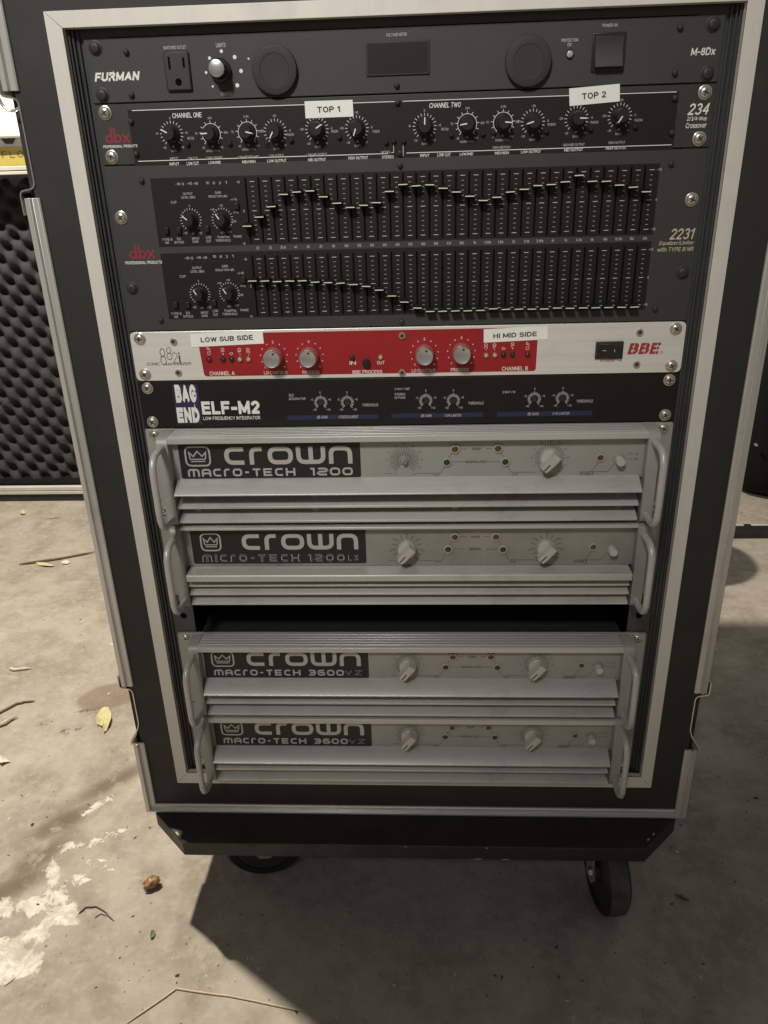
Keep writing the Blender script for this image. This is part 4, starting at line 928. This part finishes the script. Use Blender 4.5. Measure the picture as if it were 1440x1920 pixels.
# ---------------------------------------------------------------- power amplifiers
FACE = -17.0
def amp(name, label, u0, px, badge_px, logo, style, knob1, screws, group):
    v0 = u0 * U; zt_ = RH - v0; zb_ = RH - v0 - 2 * U + .6
    r = thing(name, label, 'power amplifier', (0, 0, zb_), group)
    V = lambda v: zt_ - v
    pa = 'amp2' if style == 'B' else 'amp'
    for sx in (-1, 1):
        q = MB(); q.prism(fillet([(sx * 212, zb_), (sx * EW, zb_), (sx * EW, V(.7)), (sx * 212, V(.7))], 2.2, True), 'y', 0, 3.0); q.build('rack_ear', pa, r, bevel=.4)
        q = MB(); q.prism([(0, zb_ + .4), (-23, zb_ + .4), (-26, zb_ + 4), (-26, V(9)), (-24, V(4)), (-20, V(1.2)), (0, V(.8))], 'x', *sorted((sx * 213.4, sx * 224.2))); q.build('end_bracket', pa, r, bevel=.7)
        pth = [(sx * 218.6, -24), (sx * 218.6, -42), (sx * 219.0, -51), (sx * 219, -54.5)]
        hz0, hz1 = V(80), V(10)
        pts = [(sx * 218.4, -24, hz1), (sx * 218.4, -40, hz1 + .2), (sx * 218.6, -48, hz1 - .8), (sx * 218.8, -53, hz1 - 4.5), (sx * 219, -55.5, hz1 - 11), (sx * 219, -56, hz1 - 22),
               (sx * 219, -56, hz0 + 22), (sx * 219, -55.5, hz0 + 11), (sx * 218.8, -53, hz0 + 4.5), (sx * 218.6, -48, hz0 + .8), (sx * 218.4, -40, hz0 - .2), (sx * 218.4, -24, hz0)]
        q = MB(); q.tube(pts, 3.1, 14); q.build('handle', 'amphandle', r, angle=60)
        for zz, c in ((V(6.35), 't'), (V(82.3), 'b')):
            if c in screws: put('rack_screw', ME['screw'], r, (sx * 232.6, -.02, zz), random.uniform(-50, 50))
    # ribbed top bezel
    prof = [(3, V(5 if style == 'B' else 8)), (3, V(.9))]
    for k in range(5):
        y = 1.5 - k * 4.6; prof += [(y, V(.9)), (y - 3.5, V(.9)), (y - 3.7, V(1.7)), (y - 4.4, V(1.7))]
    lb = 3.9 if style == 'B' else 7.0          # the worn amplifier has a thinner lip
    prof += [(-22.5, V(.9)), (-24.8, V(1.1)), (-26, V(2.0)), (-26, V(lb)), (-25.4, V(lb + .4)), (-18, V(lb + 1.2))]
    q = MB(); q.prism(prof, 'x', -213.2, 213.2); q.build('top_bezel', 'ampedge', r, bevel=.25)
    q = MB(); q.box(-213.2, 213.2, FACE, FACE + 3, V(46), V(lb + .9)); q.build('face_panel', pa, r)
    # ledge and louvres
    if style == 'B':
        led_ = [(-15, V(46.5)), (-19.5, V(46.8)), (-33.5, V(47.6)), (-34.5, V(48.6)), (-34.5, V(54)), (-33.8, V(54.6)), (-15, V(54.0))]
        slats = [(-13, 56.5, -27, 62.0, 1.9), (-13, 64.5, -27.5, 71.0, 1.9), (-13, 75.0, -27.5, 82.0, 1.9)]
    else:
        led_ = [(-15, V(44.0)), (-19.5, V(44.2)), (-34.6, V(52.6)), (-35.2, V(53.4)), (-35.0, V(54.3)), (-33.6, V(54.8)), (-15, V(48.0))]
        slats = [(-11, 61.0, -26.6, 68.3, 2.2), (-11, 75.0, -27.0, 82.6, 2.2)]
    q = MB(); q.prism(led_, 'x', -210.8, 210.2); q.build('ledge', 'ampedge', r, bevel=.3)
    for ya, va, yb_, vb, lip in slats:
        q = MB(); q.prism([(ya, V(va)), (yb_ + .6, V(vb - .3)), (yb_, V(vb + .2)), (yb_, V(vb + lip)), (yb_ + 1.2, V(vb + lip)), (yb_ + 1.4, V(vb + 1.2)), (ya, V(va + 1.4))], 'x', -211.8, 210.6); q.build('louvre', 'ampedge', r, bevel=.2)
    q = MB()
    for X in (-196, -84.5, 46, 196): q.box(X - 3.2, X + 3.2, -16, 3, V(86), V(50))
    q.build('louvre_support', 'amp2', r)
    q = MB(); q.box(-212, 212, -1, 3, V(87.5), V(46.1)); q.build('dark_backing', 'inside', r)  # black sheet standing for the dark interior behind the louvres
    q = MB(); q.box(-216, 216, 3.1, 380, zb_ + 1, V(1.2)); q.build('chassis', 'inside', r)
    # badge
    bx0, bx1 = badge_px
    q = MB(); q.prism(fillet([(bx0, V(43.6)), (bx1, V(43.6)), (bx1, V(lb + 2.0)), (bx0, V(lb + 2.0))], 2.2, True), 'y', FACE - .5, FACE + .2); bd = q.build('badge', 'badge', r, bevel=.2)
    Yb = FACE - .62; cut = MB(); ink = MB()
    (lx0, lx1), (l2, l3), (n0, n1), (e0, e1) = logo['x']; ix0, ix1 = logo['i']
    t = 4.0; vt, vb = logo['v']; wt, wb = logo['w']
    square_text(ink, 'crown', lx0, lx1, V(vb), V(vt), 4.1, Yb, .17, .36, widths=[1.15, .80, 1.33, 1.53, 1.23]); ink.build('badge_lettering', 'badgeink', bd, smooth=False); ink = MB()
    # boxed crown mark
    ih = (vb + 1.2) - (vt - 1.2); izb, izt = V(vb + 1.2), V(vt - 1.2)
    ink.stroke(fillet([(ix0 + .7, izb + .7), (ix1 - .7, izb + .7), (ix1 - .7, izt - .7), (ix0 + .7, izt - .7)], 5, True), 1.5, Yb, True)
    cx = (ix0 + ix1) / 2; iw = (ix1 - ix0); z_ = lambda f: izb + ih * f
    ink.stroke([(cx - iw * .30, z_(.38)), (cx - iw * .33, z_(.70)), (cx - iw * .17, z_(.50)), (cx, z_(.76)), (cx + iw * .17, z_(.50)), (cx + iw * .33, z_(.70)), (cx + iw * .30, z_(.38))], 1.1, Yb)
    ink.line((cx - iw * .30, z_(.36)), (cx + iw * .30, z_(.36)), 1.0, Yb); ink.line((cx - iw * .28, z_(.25)), (cx + iw * .28, z_(.25)), 1.0, Yb)
    ink.build('crown_mark', 'badgeink', bd, smooth=False)
    hollow = style == 'B'
    for s_, a, b_, hol, dz in ((logo['t'], l2, l3, hollow, 0), (logo['n'], n0, n1, hollow, 0), (logo['e'], e0, e1, True, .5)):
        if not s_: continue
        tk = 1.75 if len(s_) > 2 else 1.5; ink = MB()
        square_text(ink, s_, a, b_, V(wb - dz), V(wt + dz), tk if not hol or len(s_) > 2 else 1.1, Yb, .22 if len(s_) > 2 else .3, .34)
        ink.build('badge_lettering', 'badgeink', bd, smooth=False)
        if hol and len(s_) > 2: square_text(cut, s_, a, b_, V(wb - dz) + .32, V(wt + dz) - .32, tk - .75, Yb - .06, .22, .34)
        if hol and len(s_) <= 2: square_text(cut, s_, a, b_, V(wb - dz) + .22, V(wt + dz) - .22, .6, Yb - .06, .3, .34)
    if cut.v: cut.build('letter_hollow', 'badge', bd, smooth=False, kind='stuff')
    # indicators, dials, button
    lg = MB(); Yl = FACE - .1
    (o1, o2, s1, s2, en, bt, d1, d2) = px
    tip = -141
    for X, v in (o1, o2): put('odep_led', ME['amber'], r, (X, FACE - .02, V(v)))
    for X, v in (s1, s2): put('signal_led', ME['green'], r, (X, FACE - .02, V(v)))
    put('enable_led', ME['amber'], r, (en[0], FACE - .02, V(en[1])), scale=.92)
    put('enable_button', ME['button'], r, (bt[0], FACE - .02, V(bt[1])))
    for k, (X, v) in enumerate((d1, d2)):
        if k == 0 and knob1 == 'shaft': put('level_shaft', ME['shaft'], r, (X, FACE - .02, V(v)), 25, .8)
        else: put('level_knob', ME['crknob'], r, (X, FACE - .02, V(v)), tip + random.uniform(-3, 3))
        if style == 'B': dial(lg, X, V(v), 10.6, 15.0, 13, Yl, .5)
        else: dial(lg, X, V(v), 5.0 if (k == 0 and knob1 == 'shaft') else 9.6, 13.4, 25, Yl, .46)
        nums = ['60', '50', '40', '30', '20', '10', '0'] if style == 'B' else ['0', '3', '6', '9', '12', '15', '18', '21', '24', '27', '30']
        for j, s_ in enumerate(nums):
            a = math.radians(-148 + 296 * j / (len(nums) - 1)); text_at(lg, s_, X + 16 * math.sin(a), V(v) + 15.6 * math.cos(a), 1.7, .6, Yl)
    vl = 43.0 if style == 'B' else 42.6
    for (o_, s_, d_, sg) in ((o1, s1, d1, -1), (o2, s2, d2, 1)):
        lg.line((o_[0] + sg * -5, V(o_[1])), (o_[0] + sg * -11, V(o_[1])), .35, Yl); lg.line((s_[0] + sg * -5, V(s_[1])), (s_[0] + sg * -15.5, V(s_[1])), .35, Yl)
        lg.line((o_[0] + sg * 2.2, V(o_[1] + 4)), (s_[0] - sg * 1.6, V(s_[1] - 4.2)), .35, Yl)
        e_ = (s_[0] + sg * 5.5, V(vl - 2)); lg.line((s_[0] + sg * 2.2, V(s_[1] + 4.4)), e_, .35, Yl)
        far = d_[0] + (14 if sg < 0 else -14); lg.line(e_, (far + (-3 if sg < 0 else 3), V(vl - 2)), .35, Yl)
        lg.line((d_[0] + sg * -22 * -1 if False else d_[0] - 18, V(vl - 2)), (d_[0] - 11, V(vl - 2)), .35, Yl)
        text_at(lg, 'CH1' if sg < 0 else 'CH2', s_[0] + sg * 9.5, V(vl), 2.2, .8, Yl)
    xm = (o1[0] + o2[0]) / 2
    text_at(lg, 'ODEP', xm, V(o1[1]), 2.6, .82, Yl, .015); text_at(lg, 'SIGNAL' if style == 'B' else 'SIGNAL/IOC', xm, V(s1[1]), 2.6, .78, Yl, .015)
    ex = en[0] - 11; text_at(lg, 'ENABLE', ex + .5, V(vl), 2.4, .85, Yl)
    lg.line((en[0] - 1, V(en[1] + 5)), (en[0] - 7, V(vl - 1.8)), .35, Yl); lg.line((bt[0] - 4, V(bt[1] + 4)), (bt[0] - 9, V(vl - 1.8)), .35, Yl); lg.line((en[0] - 17, V(vl - 1.8)), (bt[0] - 9, V(vl - 1.8)), .35, Yl)
    if style != 'B':
        for k, s_ in ((-5, 'ON'), (0, 'OFF')):
            X = bt[0] + 13; lg.stroke([(X - 5.5, V(bt[1] + k) - .8), (X - 4.5, V(bt[1] + k) + .7), (X - 2.4, V(bt[1] + k) + .7), (X - 1.6, V(bt[1] + k) - .8)], .3, Yl)
            text_at(lg, s_, X + 2.2, V(bt[1] + k), 1.8, .7, Yl)
    lg.build('printed_scale', 'ampink', r, smooth=False, kind='stuff')
    return r
pxA = [(45.2, 17.6), (83.6, 17.4), (38.0, 30.0), (90.5, 30.2), (174.7, 27.2), (191.6, 29.3), (-.5, 28.0), (130.0, 27.0)]
pxB = [(46, 16.2), (84.5, 16.2), (39.6, 29), (91.5, 29.5), (175.7, 27.4), (193.2, 29.8), (.6, 28.4), (132, 28.4)]
def X_(x, y): return P(x, y, FACE)[0]
def V_(x, y, u0): return RH - u0 * U - P(x, y, FACE)[1]
logoA = dict(x=[(X_(420.5, 853), X_(660.6, 853)), (X_(352.6, 885), X_(554, 885)), (X_(580.5, 885), X_(661.7, 885)), (0, 0)], i=(X_(346.5, 853), X_(394.5, 853)),
             v=(V_(540, 837, 7), V_(540, 870, 7)), w=(V_(500, 877.5, 7), V_(500, 892, 7)), t='macro-tech', n='1200', e='')
logoB = dict(x=[(X_(453.4, 1015), X_(671.5, 1015)), (X_(378, 1046), X_(562.8, 1046)), (X_(576.7, 1046), X_(647.8, 1046)), (X_(652, 1046), X_(673, 1046))], i=(X_(375.6, 1015), X_(414.5, 1015)),
             v=(V_(560, 1000.6, 9), V_(560, 1030, 9)), w=(V_(520, 1039, 9), V_(520, 1052.4, 9)), t='micro-tech', n='1200', e='lx')
wC = (V_(540, 1255, 12), V_(540, 1266, 12))
logoC = dict(x=[(X_(463, 1240), X_(676.4, 1240)), (X_(401.6, 1260), X_(563.6, 1260)), (X_(578, 1260), X_(645, 1260)), (X_(646.6, 1260), X_(678.6, 1260))], i=(X_(396.8, 1240), X_(439.6, 1240)),
             v=(V_(560, 1248, 12) - 16.5, V_(560, 1248, 12)), w=wC, t='macro-tech', n='3600', e='vz')
grp = 'grey power amplifiers with handles'
amp('power_amplifier', 'grey two-unit power amplifier lettered MACRO-TECH 1200, with only its right level knob left', 7, pxA, (X_(337, 863), X_(676, 863)), logoA, 'A', 'shaft', 'tb', grp)
amp('power_amplifier', 'scuffed grey power amplifier with hollow MICRO-TECH 1200 lettering, above the empty black gap', 9, pxB, (X_(360, 1025), X_(686, 1025)), logoB, 'B', 'knob', '', grp)
amp('power_amplifier', 'grey power amplifier lettered MACRO-TECH 3600, just below the empty black gap', 12, pxA, (X_(384, 1245), X_(691, 1245)), logoC, 'A', 'knob', 't', grp)
amp('power_amplifier', 'grey power amplifier lettered MACRO-TECH 3600, lowest unit in the rack', 14, pxA, (X_(384, 1245), X_(691, 1245)), logoC, 'A', 'knob', 'b', grp)

# ---------------------------------------------------------------- stuck-on label tapes
def tape(quad, s_, tb, label, Y=-.16, hr=(.27, .75), wr=(.1, .9)):
    c = [P(*q_, Y) for q_ in quad]                       # TL TR BR BL
    cx = sum(q_[0] for q_ in c) / 4; cz = min(q_[1] for q_ in c)
    root = thing('label_tape', label, 'label', (cx, Y, cz), 'white label tapes on the rack')
    q = MB(); q.prism(c[::-1], 'y', Y - .22, Y); q.build('tape', 'tape', root, smooth=False)
    def bil(u, v):
        a = Vector(c[3]).lerp(Vector(c[2]), u); b_ = Vector(c[0]).lerp(Vector(c[1]), u); p_ = a.lerp(b_, v); return p_.x, p_.y
    v, f, a, b_, cc, d = glyphs(s_, tb, 0.0); q = MB()
    q.add([(lambda w_: (w_[0], Y - .3 - p_[2], w_[1]))(bil(wr[0] + (wr[1] - wr[0]) * (p_[0] - a) / (b_ - a), hr[0] + (hr[1] - hr[0]) * (p_[1] - cc) / (d - cc))) for p_ in v], f); q.build('lettering', 'tapeink', root, smooth=False)
tape([(571, 190), (661, 187), (663, 218.5), (573, 222)], 'TOP 1', .03, 'white label tape reading TOP 1, along from the words CHANNEL ONE', hr=(.30, .72), wr=(.25, .73))
tape([(1067, 166), (1162, 157), (1162, 190), (1068, 199)], 'TOP 2', .03, 'white label tape reading TOP 2, beside the model number on the crossover', hr=(.30, .72), wr=(.25, .73))
tape([(356, 627), (492, 619.5), (495, 644), (359, 651)], 'LOW SUB SIDE', .03, 'white label tape reading LOW SUB SIDE on the silver and red unit', -.8, hr=(.33, .78), wr=(.14, .86))
tape([(907, 617.5), (1027, 611), (1027, 636), (907, 642.5)], 'HI MID SIDE', .03, 'white label tape reading HI MID SIDE on the silver and red unit', -.8, hr=(.28, .70), wr=(.15, .83))

# ================================================================== background left: the case's lid
LX0, LX1, LZ0, LZ1, LY = -1500.0, -850.0, -GZ, 648.0, 1277.0
lid = thing('case_lid', 'black flight case lid lined with grey egg-crate foam, standing on the floor', 'case lid', ((LX0 + LX1) / 2, LY + 60, LZ0))
q = MB(); q.box(LX0, LX1, LY + 112, LY + 120, LZ0, LZ1); q.build('back_board', 'lidgrey', lid)
for a, c in ((LX0, LX0 + 9), (LX1 - 9, LX1)):
    q = MB(); q.box(a, c, LY + 14, LY + 112, LZ0 + 9, LZ1 - 9); q.build('side_board', 'lidgrey', lid)
q = MB(); q.box(LX0, LX1, LY + 14, LY + 112, LZ1 - 9, LZ1); q.build('top_board', 'lidgrey', lid)
q = MB(); q.box(LX0, LX1, LY + 14, LY + 112, LZ0, LZ0 + 9); q.build('bottom_board', 'laminate', lid)
q = MB(); q.box(LX0, LX1, LY + 4, LY + 14, LZ0, LZ0 + 22); q.build('bottom_edge', 'laminate', lid)
for zz0, zz1 in ((LZ0 + 22, LZ0 + 31), (LZ0 + 33, LZ0 + 44)):
    q = MB(); q.box(LX0, LX1, LY, LY + 13.9, zz0, zz1); q.build('edge_extrusion', 'trim', lid, bevel=1)
for zz0, zz1 in ((LZ1 - 17, LZ1 - 10), (LZ1 - 8, LZ1 + 1)):
    q = MB(); q.box(LX0, LX1, LY, LY + 13.9, zz0, zz1); q.build('edge_extrusion', 'trim', lid, bevel=1)
for a, c in ((LX0 - 1, LX0 + 13), (LX1 - 13, LX1 + 1)):
    q = MB(); q.box(a, c, LY + .5, LY + 13.8, LZ0 + 44, LZ1 - 17.1); q.build('edge_extrusion', 'trim', lid, bevel=1)
fm = MB(); st_ = 4.2; fx0, fx1, fz0, fz1 = LX0 + 10, LX1 - 10, LZ0 + 46, LZ1 - 34
nx = int((fx1 - fx0) / st_); nz = int((fz1 - fz0) / st_); PD = 56.0
vs = []
for j in range(nz + 1):
    for i in range(nx + 1):
        x = fx0 + (fx1 - fx0) * i / nx; tri = abs(((x / PD) % 1) * 2 - 1)
        ztop = fz1 + (tri - .5) * 24
        z = fz0 + (ztop - fz0) * j / nz
        # lattice of pits, steps (34, -29) and (-24, -26)
        x, z_k = x + 3 * math.sin(z * .021 + x * .009), z
        z = z + 3.5 * math.sin(x * .017 + 1.3) + 2 * math.sin(z * .05 + x * .03)
        det = 34 * -26 - -24 * -29; uu = (x * -26 - z * -24) / det; vv = (34 * z - -29 * x) / det
        hgt = math.cos(2 * math.pi * uu) + math.cos(2 * math.pi * vv)
        h = -19 * (max(0, hgt) / 2) ** 1.0 + 6 * max(0, -hgt) / 2 + random.uniform(-.4, .4)
        vs.append((x, LY + 66 - h - 3 * math.sin(x * .012 + z * .017), z_k))
fm.add(vs, [(j * (nx + 1) + i, j * (nx + 1) + i + 1, (j + 1) * (nx + 1) + i + 1, (j + 1) * (nx + 1) + i) for j in range(nz) for i in range(nx)])
fm.build('egg_crate_foam', 'foam', lid, angle=80)
# ---- white bin with a yellow label behind the lid
BY = 1440.0
bx0, bx1 = -1420.0, -840.0
zs = P(20, 258, BY)[1]; zl1 = P(20, 275, BY + 30)[1]; zl0 = P(20, 312, BY + 30)[1]
bn = thing('plastic_chest', 'white plastic chest with a yellow FLO label behind the lid', 'storage chest', ((bx0 + bx1) / 2, BY + 200, -GZ))
q = MB(); q.box(bx0, bx1, BY + 30, BY + 420, -GZ, zs + 1); q.build('body', 'greypl', bn, bevel=4)
q = MB(); q.box(bx0 - 25, bx1 + 25, BY, BY + 450, zs, zs + 230); q.build('chest_lid', 'whitepl', bn, bevel=5)
q = MB(); a = P(4, 260, BY + 30)[0]; c = P(29, 260, BY + 30)[0]; q.prism([(a, zs - 1), (c, zs - 1), (c - 9, P(20, 270, BY + 30)[1]), (a + 9, P(20, 270, BY + 30)[1])], 'y', BY + 22, BY + 31); q.build('latch', 'dplastic', bn, bevel=1)
q = MB(); q.box(P(0, 292, BY + 29)[0] - 160, P(48, 292, BY + 29)[0], BY + 29, BY + 30.5, zl0 - 30, zl1); lab = q.build('yellow_label', 'yellow', bn)
q = MB(); T(q, 'F', 3, 13, 290, 12.5, BY + 28.6, bold=0.0); T(q, 'L', 18, 27, 289.5, 12.5, BY + 28.6); T(q, 'O', 32, 44, 289, 12.5, BY + 28.6); q.build('lettering', 'labelink', lab, smooth=False)

# ================================================================== background right
# dark soft bag
bg_ = thing('black_bag', 'black soft equipment bag with a small metal stud, behind the case', 'bag', (1010, 1330, -GZ))
q = MB(); nU, nV = 28, 14; vs = []
for j in range(nV + 1):
    t = j / nV
    for i in range(nU):
        a = 2 * math.pi * i / nU; ca, sa = math.cos(a), math.sin(a)
        e = .55; ux = math.copysign(abs(ca) ** e, ca); uy = math.copysign(abs(sa) ** e, sa)
        prof = (1 - abs(2 * t - 1) ** 4) ** .25 if 0 < t < 1 else .55
        prof = max(prof, .6)
        vs.append((1010 + 170 * ux * prof + 9 * math.sin(5 * a + 3 * t), 1330 + 120 * uy * prof + 7 * math.sin(4 * a + t * 5), -GZ + 430 * t + (6 * math.sin(3 * a) if 0 < t < 1 else 0)))
q.add(vs, [(j * nU + i, j * nU + (i + 1) % nU, (j + 1) * nU + (i + 1) % nU, (j + 1) * nU + i) for j in range(nV) for i in range(nU)] + [tuple(range(nU))[::-1], tuple(nV * nU + i for i in range(nU))])
q.build('bag_body', 'bagcloth', bg_, angle=70)
X, Z = P(1419, 835, 1205); q = MB(); q.lathe([(3.5, 1214), (3.5, 1206), (2, 1202), (.2, 1201)], 16, (X, 0, Z)); q.build('metal_stud', 'screw', bg_)
# dark plank with white tape ends
x0, y0 = G(1372, 998); x1, y1 = G(1440, 985)
q = MB(); q.box(x0 - 120, x1 + 160, y0 - 36, y0 + 14, -GZ, -GZ + 16)
pk = thing('dark_plank', 'dark plank lying on the floor beyond the case, with pale tape strips', 'plank', (x1, y0, -GZ))
q.build('board', 'ply', pk, bevel=1)
for a, c in ((x0 - 40, x0 + 28), (x0 + 46, x0 + 150)):
    q = MB(); q.box(a, c, y0 + 2, y0 + 12, -GZ + 15.9, -GZ + 16.6); q.build('tape_strip', 'dimwhite', pk)
# low round stool unseen behind the case, added to cast the round floor shadow
sx_, sy_, sh = 369.0, 822.0, 430.0
sl = thing('round_light_blocker', 'black round stool unseen behind the case, added to cast a round shadow on the floor', 'blocker', (sx_, sy_, -GZ))
q = MB(); q.lathe([(86, -GZ + sh - 40), (97, -GZ + sh - 34), (98, -GZ + sh - 10), (90, -GZ + sh)], 40, (sx_, sy_, 0), axis='z'); q.build('seat', 'bagcloth', sl)
for k in range(4):
    a = math.radians(45 + 90 * k); q = MB(); q.tube([(sx_ + 70 * math.cos(a), sy_ + 70 * math.sin(a), -GZ + sh - 38), (sx_ + 105 * math.cos(a), sy_ + 105 * math.sin(a), -GZ + .2)], 9); q.build('leg', 'rail', sl)

# ================================================================== litter on the floor
def twig(pts, rad, m, label, name='twig', cat='twig', group=None, r1=None):
    w_ = [(*G(*p_), ) for p_ in pts]; n = len(w_); out = []
    for i in range(n - 1):
        for k in range(3):
            t = k / 3; out.append((w_[i][0] + (w_[i + 1][0] - w_[i][0]) * t + random.uniform(-1, 1) * rad * .35, w_[i][1] + (w_[i + 1][1] - w_[i][1]) * t + random.uniform(-1, 1) * rad * .35, -GZ + rad))
    out.append((*w_[-1], -GZ + rad)); q = MB(); q.tube(out, rad, 7, r1=r1 or rad * .6)
    c = out[len(out) // 2]; return single(q, name, m, (c[0], c[1], -GZ), label, cat, group)
twig([(36, 1060), (110, 1050), (182, 1036)], 3.2, 'twig', 'long thin brown twig lying beside the case near the foam-lined lid')
twig([(-6, 1342), (28, 1323), (45, 1318), (66, 1316)], 2.4, 'twig', 'bent brown twig on the sunlit floor above a pale wood splinter')
twig([(-5, 1366), (34, 1346)], 4.2, 'straw', 'short pale wood splinter on the floor next to a bent twig', 'wood_splinter', 'splinter')
twig([(148, 1714), (160, 1703), (180, 1701), (198, 1712), (214, 1728)], 1.1, 'bark', 'thin curved dark stem on the floor by the white spill', 'curved_stem', 'stem')
twig([(178, 1721), (190, 1714), (200, 1718)], .7, 'bark', 'tiny dark stem lying under a longer curved stem', 'curved_stem', 'stem')
twig([(236, 1922), (331, 1855), (430, 1869), (577, 1899)], 1.25, 'straw', 'long straw bent in the middle, lying in front of the case', 'bent_straw', 'straw', r1=1.0)
twig([(8, 1850), (30, 1833)], .9, 'straw', 'short pale straw below the white spill', 'straw_piece', 'straw')
twig([(18, 1256), (30, 1258), (58, 1255)], 3.2, 'chip', 'white sliver of wood on the bare floor', 'wood_sliver', 'sliver')
twig([(1265, 1679), (1294, 1691)], 2.0, 'twig', 'small brown twig in the shade right of the castor', r1=1.2)
twig([(92, 973), (112, 970)], 2.4, 'straw', 'short tan twig on the floor in front of the foam-lined lid')
def leaf(outline_, m, label, lift=2.0, name='fallen_leaf', z=1.2):
    g = [G(*p_) for p_ in outline_]; cx = sum(p_[0] for p_ in g) / len(g); cy = sum(p_[1] for p_ in g) / len(g)
    q = MB(); n = len(g); vs = []
    for k, f_ in enumerate((1.0, .55, .05)):
        for i, (x, y) in enumerate(g): vs.append((cx + (x - cx) * f_, cy + (y - cy) * f_, -GZ + .5 + (z + lift * (.5 + .5 * math.sin(i * 2.1))) * (1.0 if k == 0 else .35 if k == 1 else .55)))
    m_ = len(vs); vs += [(x, y, zz - .4) for x, y, zz in vs]
    fs = []
    for k in range(2):
        for i in range(n):
            j = (i + 1) % n; fs.append((k * n + i, k * n + j, (k + 1) * n + j, (k + 1) * n + i)); fs.append((m_ + k * n + j, m_ + k * n + i, m_ + (k + 1) * n + i, m_ + (k + 1) * n + j))
    fs += [tuple(2 * n + i for i in range(n)), tuple(m_ + 2 * n + i for i in range(n))[::-1]] + [(i, m_ + i, m_ + (i + 1) % n, (i + 1) % n) for i in range(n)]
    q.add(vs, fs); single(q, name, m, (cx, cy, -GZ), label, 'leaf', angle=60)
leaf([(196, 1330), (205, 1333), (209, 1340), (210, 1350), (207, 1362), (200, 1372), (195, 1377), (193, 1368), (188, 1362), (182, 1362), (180, 1352), (184, 1341), (190, 1334)], 'leaf', 'yellow-green fallen leaf with a lobed tip beside the case', 7)
leaf([(68, 1057), (85, 1058), (101, 1061), (99, 1064), (84, 1064), (72, 1061)], 'leaf', 'narrow pale yellow leaf beside the long twig', 4)
leaf([(37, 962), (45, 960), (50, 963), (46, 966), (39, 966)], 'leaf', 'small round yellow leaf in front of the foam-lined lid', 4)
leaf([(115, 1055), (125, 1052), (132, 1055), (127, 1059), (117, 1059)], 'chip', 'small white flake beside the long twig', 2, 'flake')
leaf([(284, 1747), (290, 1748), (292, 1752), (288, 1760), (283, 1763), (282, 1756)], 'greenleaf', 'tiny green leaf on the floor below the curled brown leaf', 2)
leaf([(1, 1420), (12, 1425), (20, 1430), (10, 1433), (3, 1437), (-4, 1428)], 'chip', 'crumpled pale flake on the floor near the brown streak', 6, 'flake')
# curled dead leaf, rolled like a shell
cx, cy = G(286, 1664); q = MB(); nU, nV = 30, 16
def curl(j, i, off):
    t = j / nV; a = math.radians(-60 + 330 * i / nU)
    env = (max(0.0, math.sin(math.pi * min(max(t * .94 + .05, 0), 1)))) ** .55
    rr = (2.2 + 7.0 * env) * (1 - .30 * i / nU) * (1 + .07 * math.sin(5 * a + 6 * t) + .06 * math.sin(11 * t + 2 * a)) - off
    L_ = (t - .5) * 21 * (1 + .10 * math.sin(3 * a)) + (1.6 * math.sin(i * 1.9) if j in (0, nV) else 0)
    u, w_ = rr * math.cos(a), rr * math.sin(a)
    return (cx + L_ * .80 - u * .5, cy + L_ * .45 + u * .8, max(-GZ + .05 + off * .1, -GZ + 7.4 + w_ * .95 + 1.5 * t))
for off in (0.0, .45):
    o_ = len(q.v)
    q.add([curl(j_, i_, off) for j_ in range(nV + 1) for i_ in range(nU + 1)], [(j_ * (nU + 1) + i_, j_ * (nU + 1) + i_ + 1, (j_ + 1) * (nU + 1) + i_ + 1, (j_ + 1) * (nU + 1) + i_) for j_ in range(nV) for i_ in range(nU)])
single(q, 'curled_leaf', 'deadleaf', (cx, cy, -GZ), 'curled brown dead leaf, shell-like, on the floor left of the castor board', 'leaf', angle=50)
# crumbs nobody could count
q = MB()
for k in range(260):
    px_ = random.uniform(-20, 1460); py_ = random.uniform(960, 1915)
    x, y = G(px_, py_)
    if abs(x) < 310 and -55 < y < 560: continue
    rr = random.uniform(.5, 1.5) * (1.0 if random.random() < .85 else 1.8); n = 5; a0 = random.uniform(0, 6)
    el = random.uniform(1, 2.6); th = random.uniform(0, 3.1)
    ring = []
    for i in range(n):
        a = a0 + 2 * math.pi * i / n; u, v_ = rr * el * math.cos(a), rr * math.sin(a) * random.uniform(.7, 1.2)
        ring.append((x + u * math.cos(th) - v_ * math.sin(th), y + u * math.sin(th) + v_ * math.cos(th)))
    mi = 0 if random.random() < .7 else 1
    q.add([(a, c, -GZ + .05) for a, c in ring] + [(x, y, -GZ + rr * .9)], [(i, (i + 1) % n, n) for i in range(n)], mi)
single(q, 'floor_crumbs', ['bark', 'chip'], (0, 0, -GZ), None, None, kind='stuff', smooth=False)
for o in bpy.data.objects:
    if '_o' in o: del o['_o']
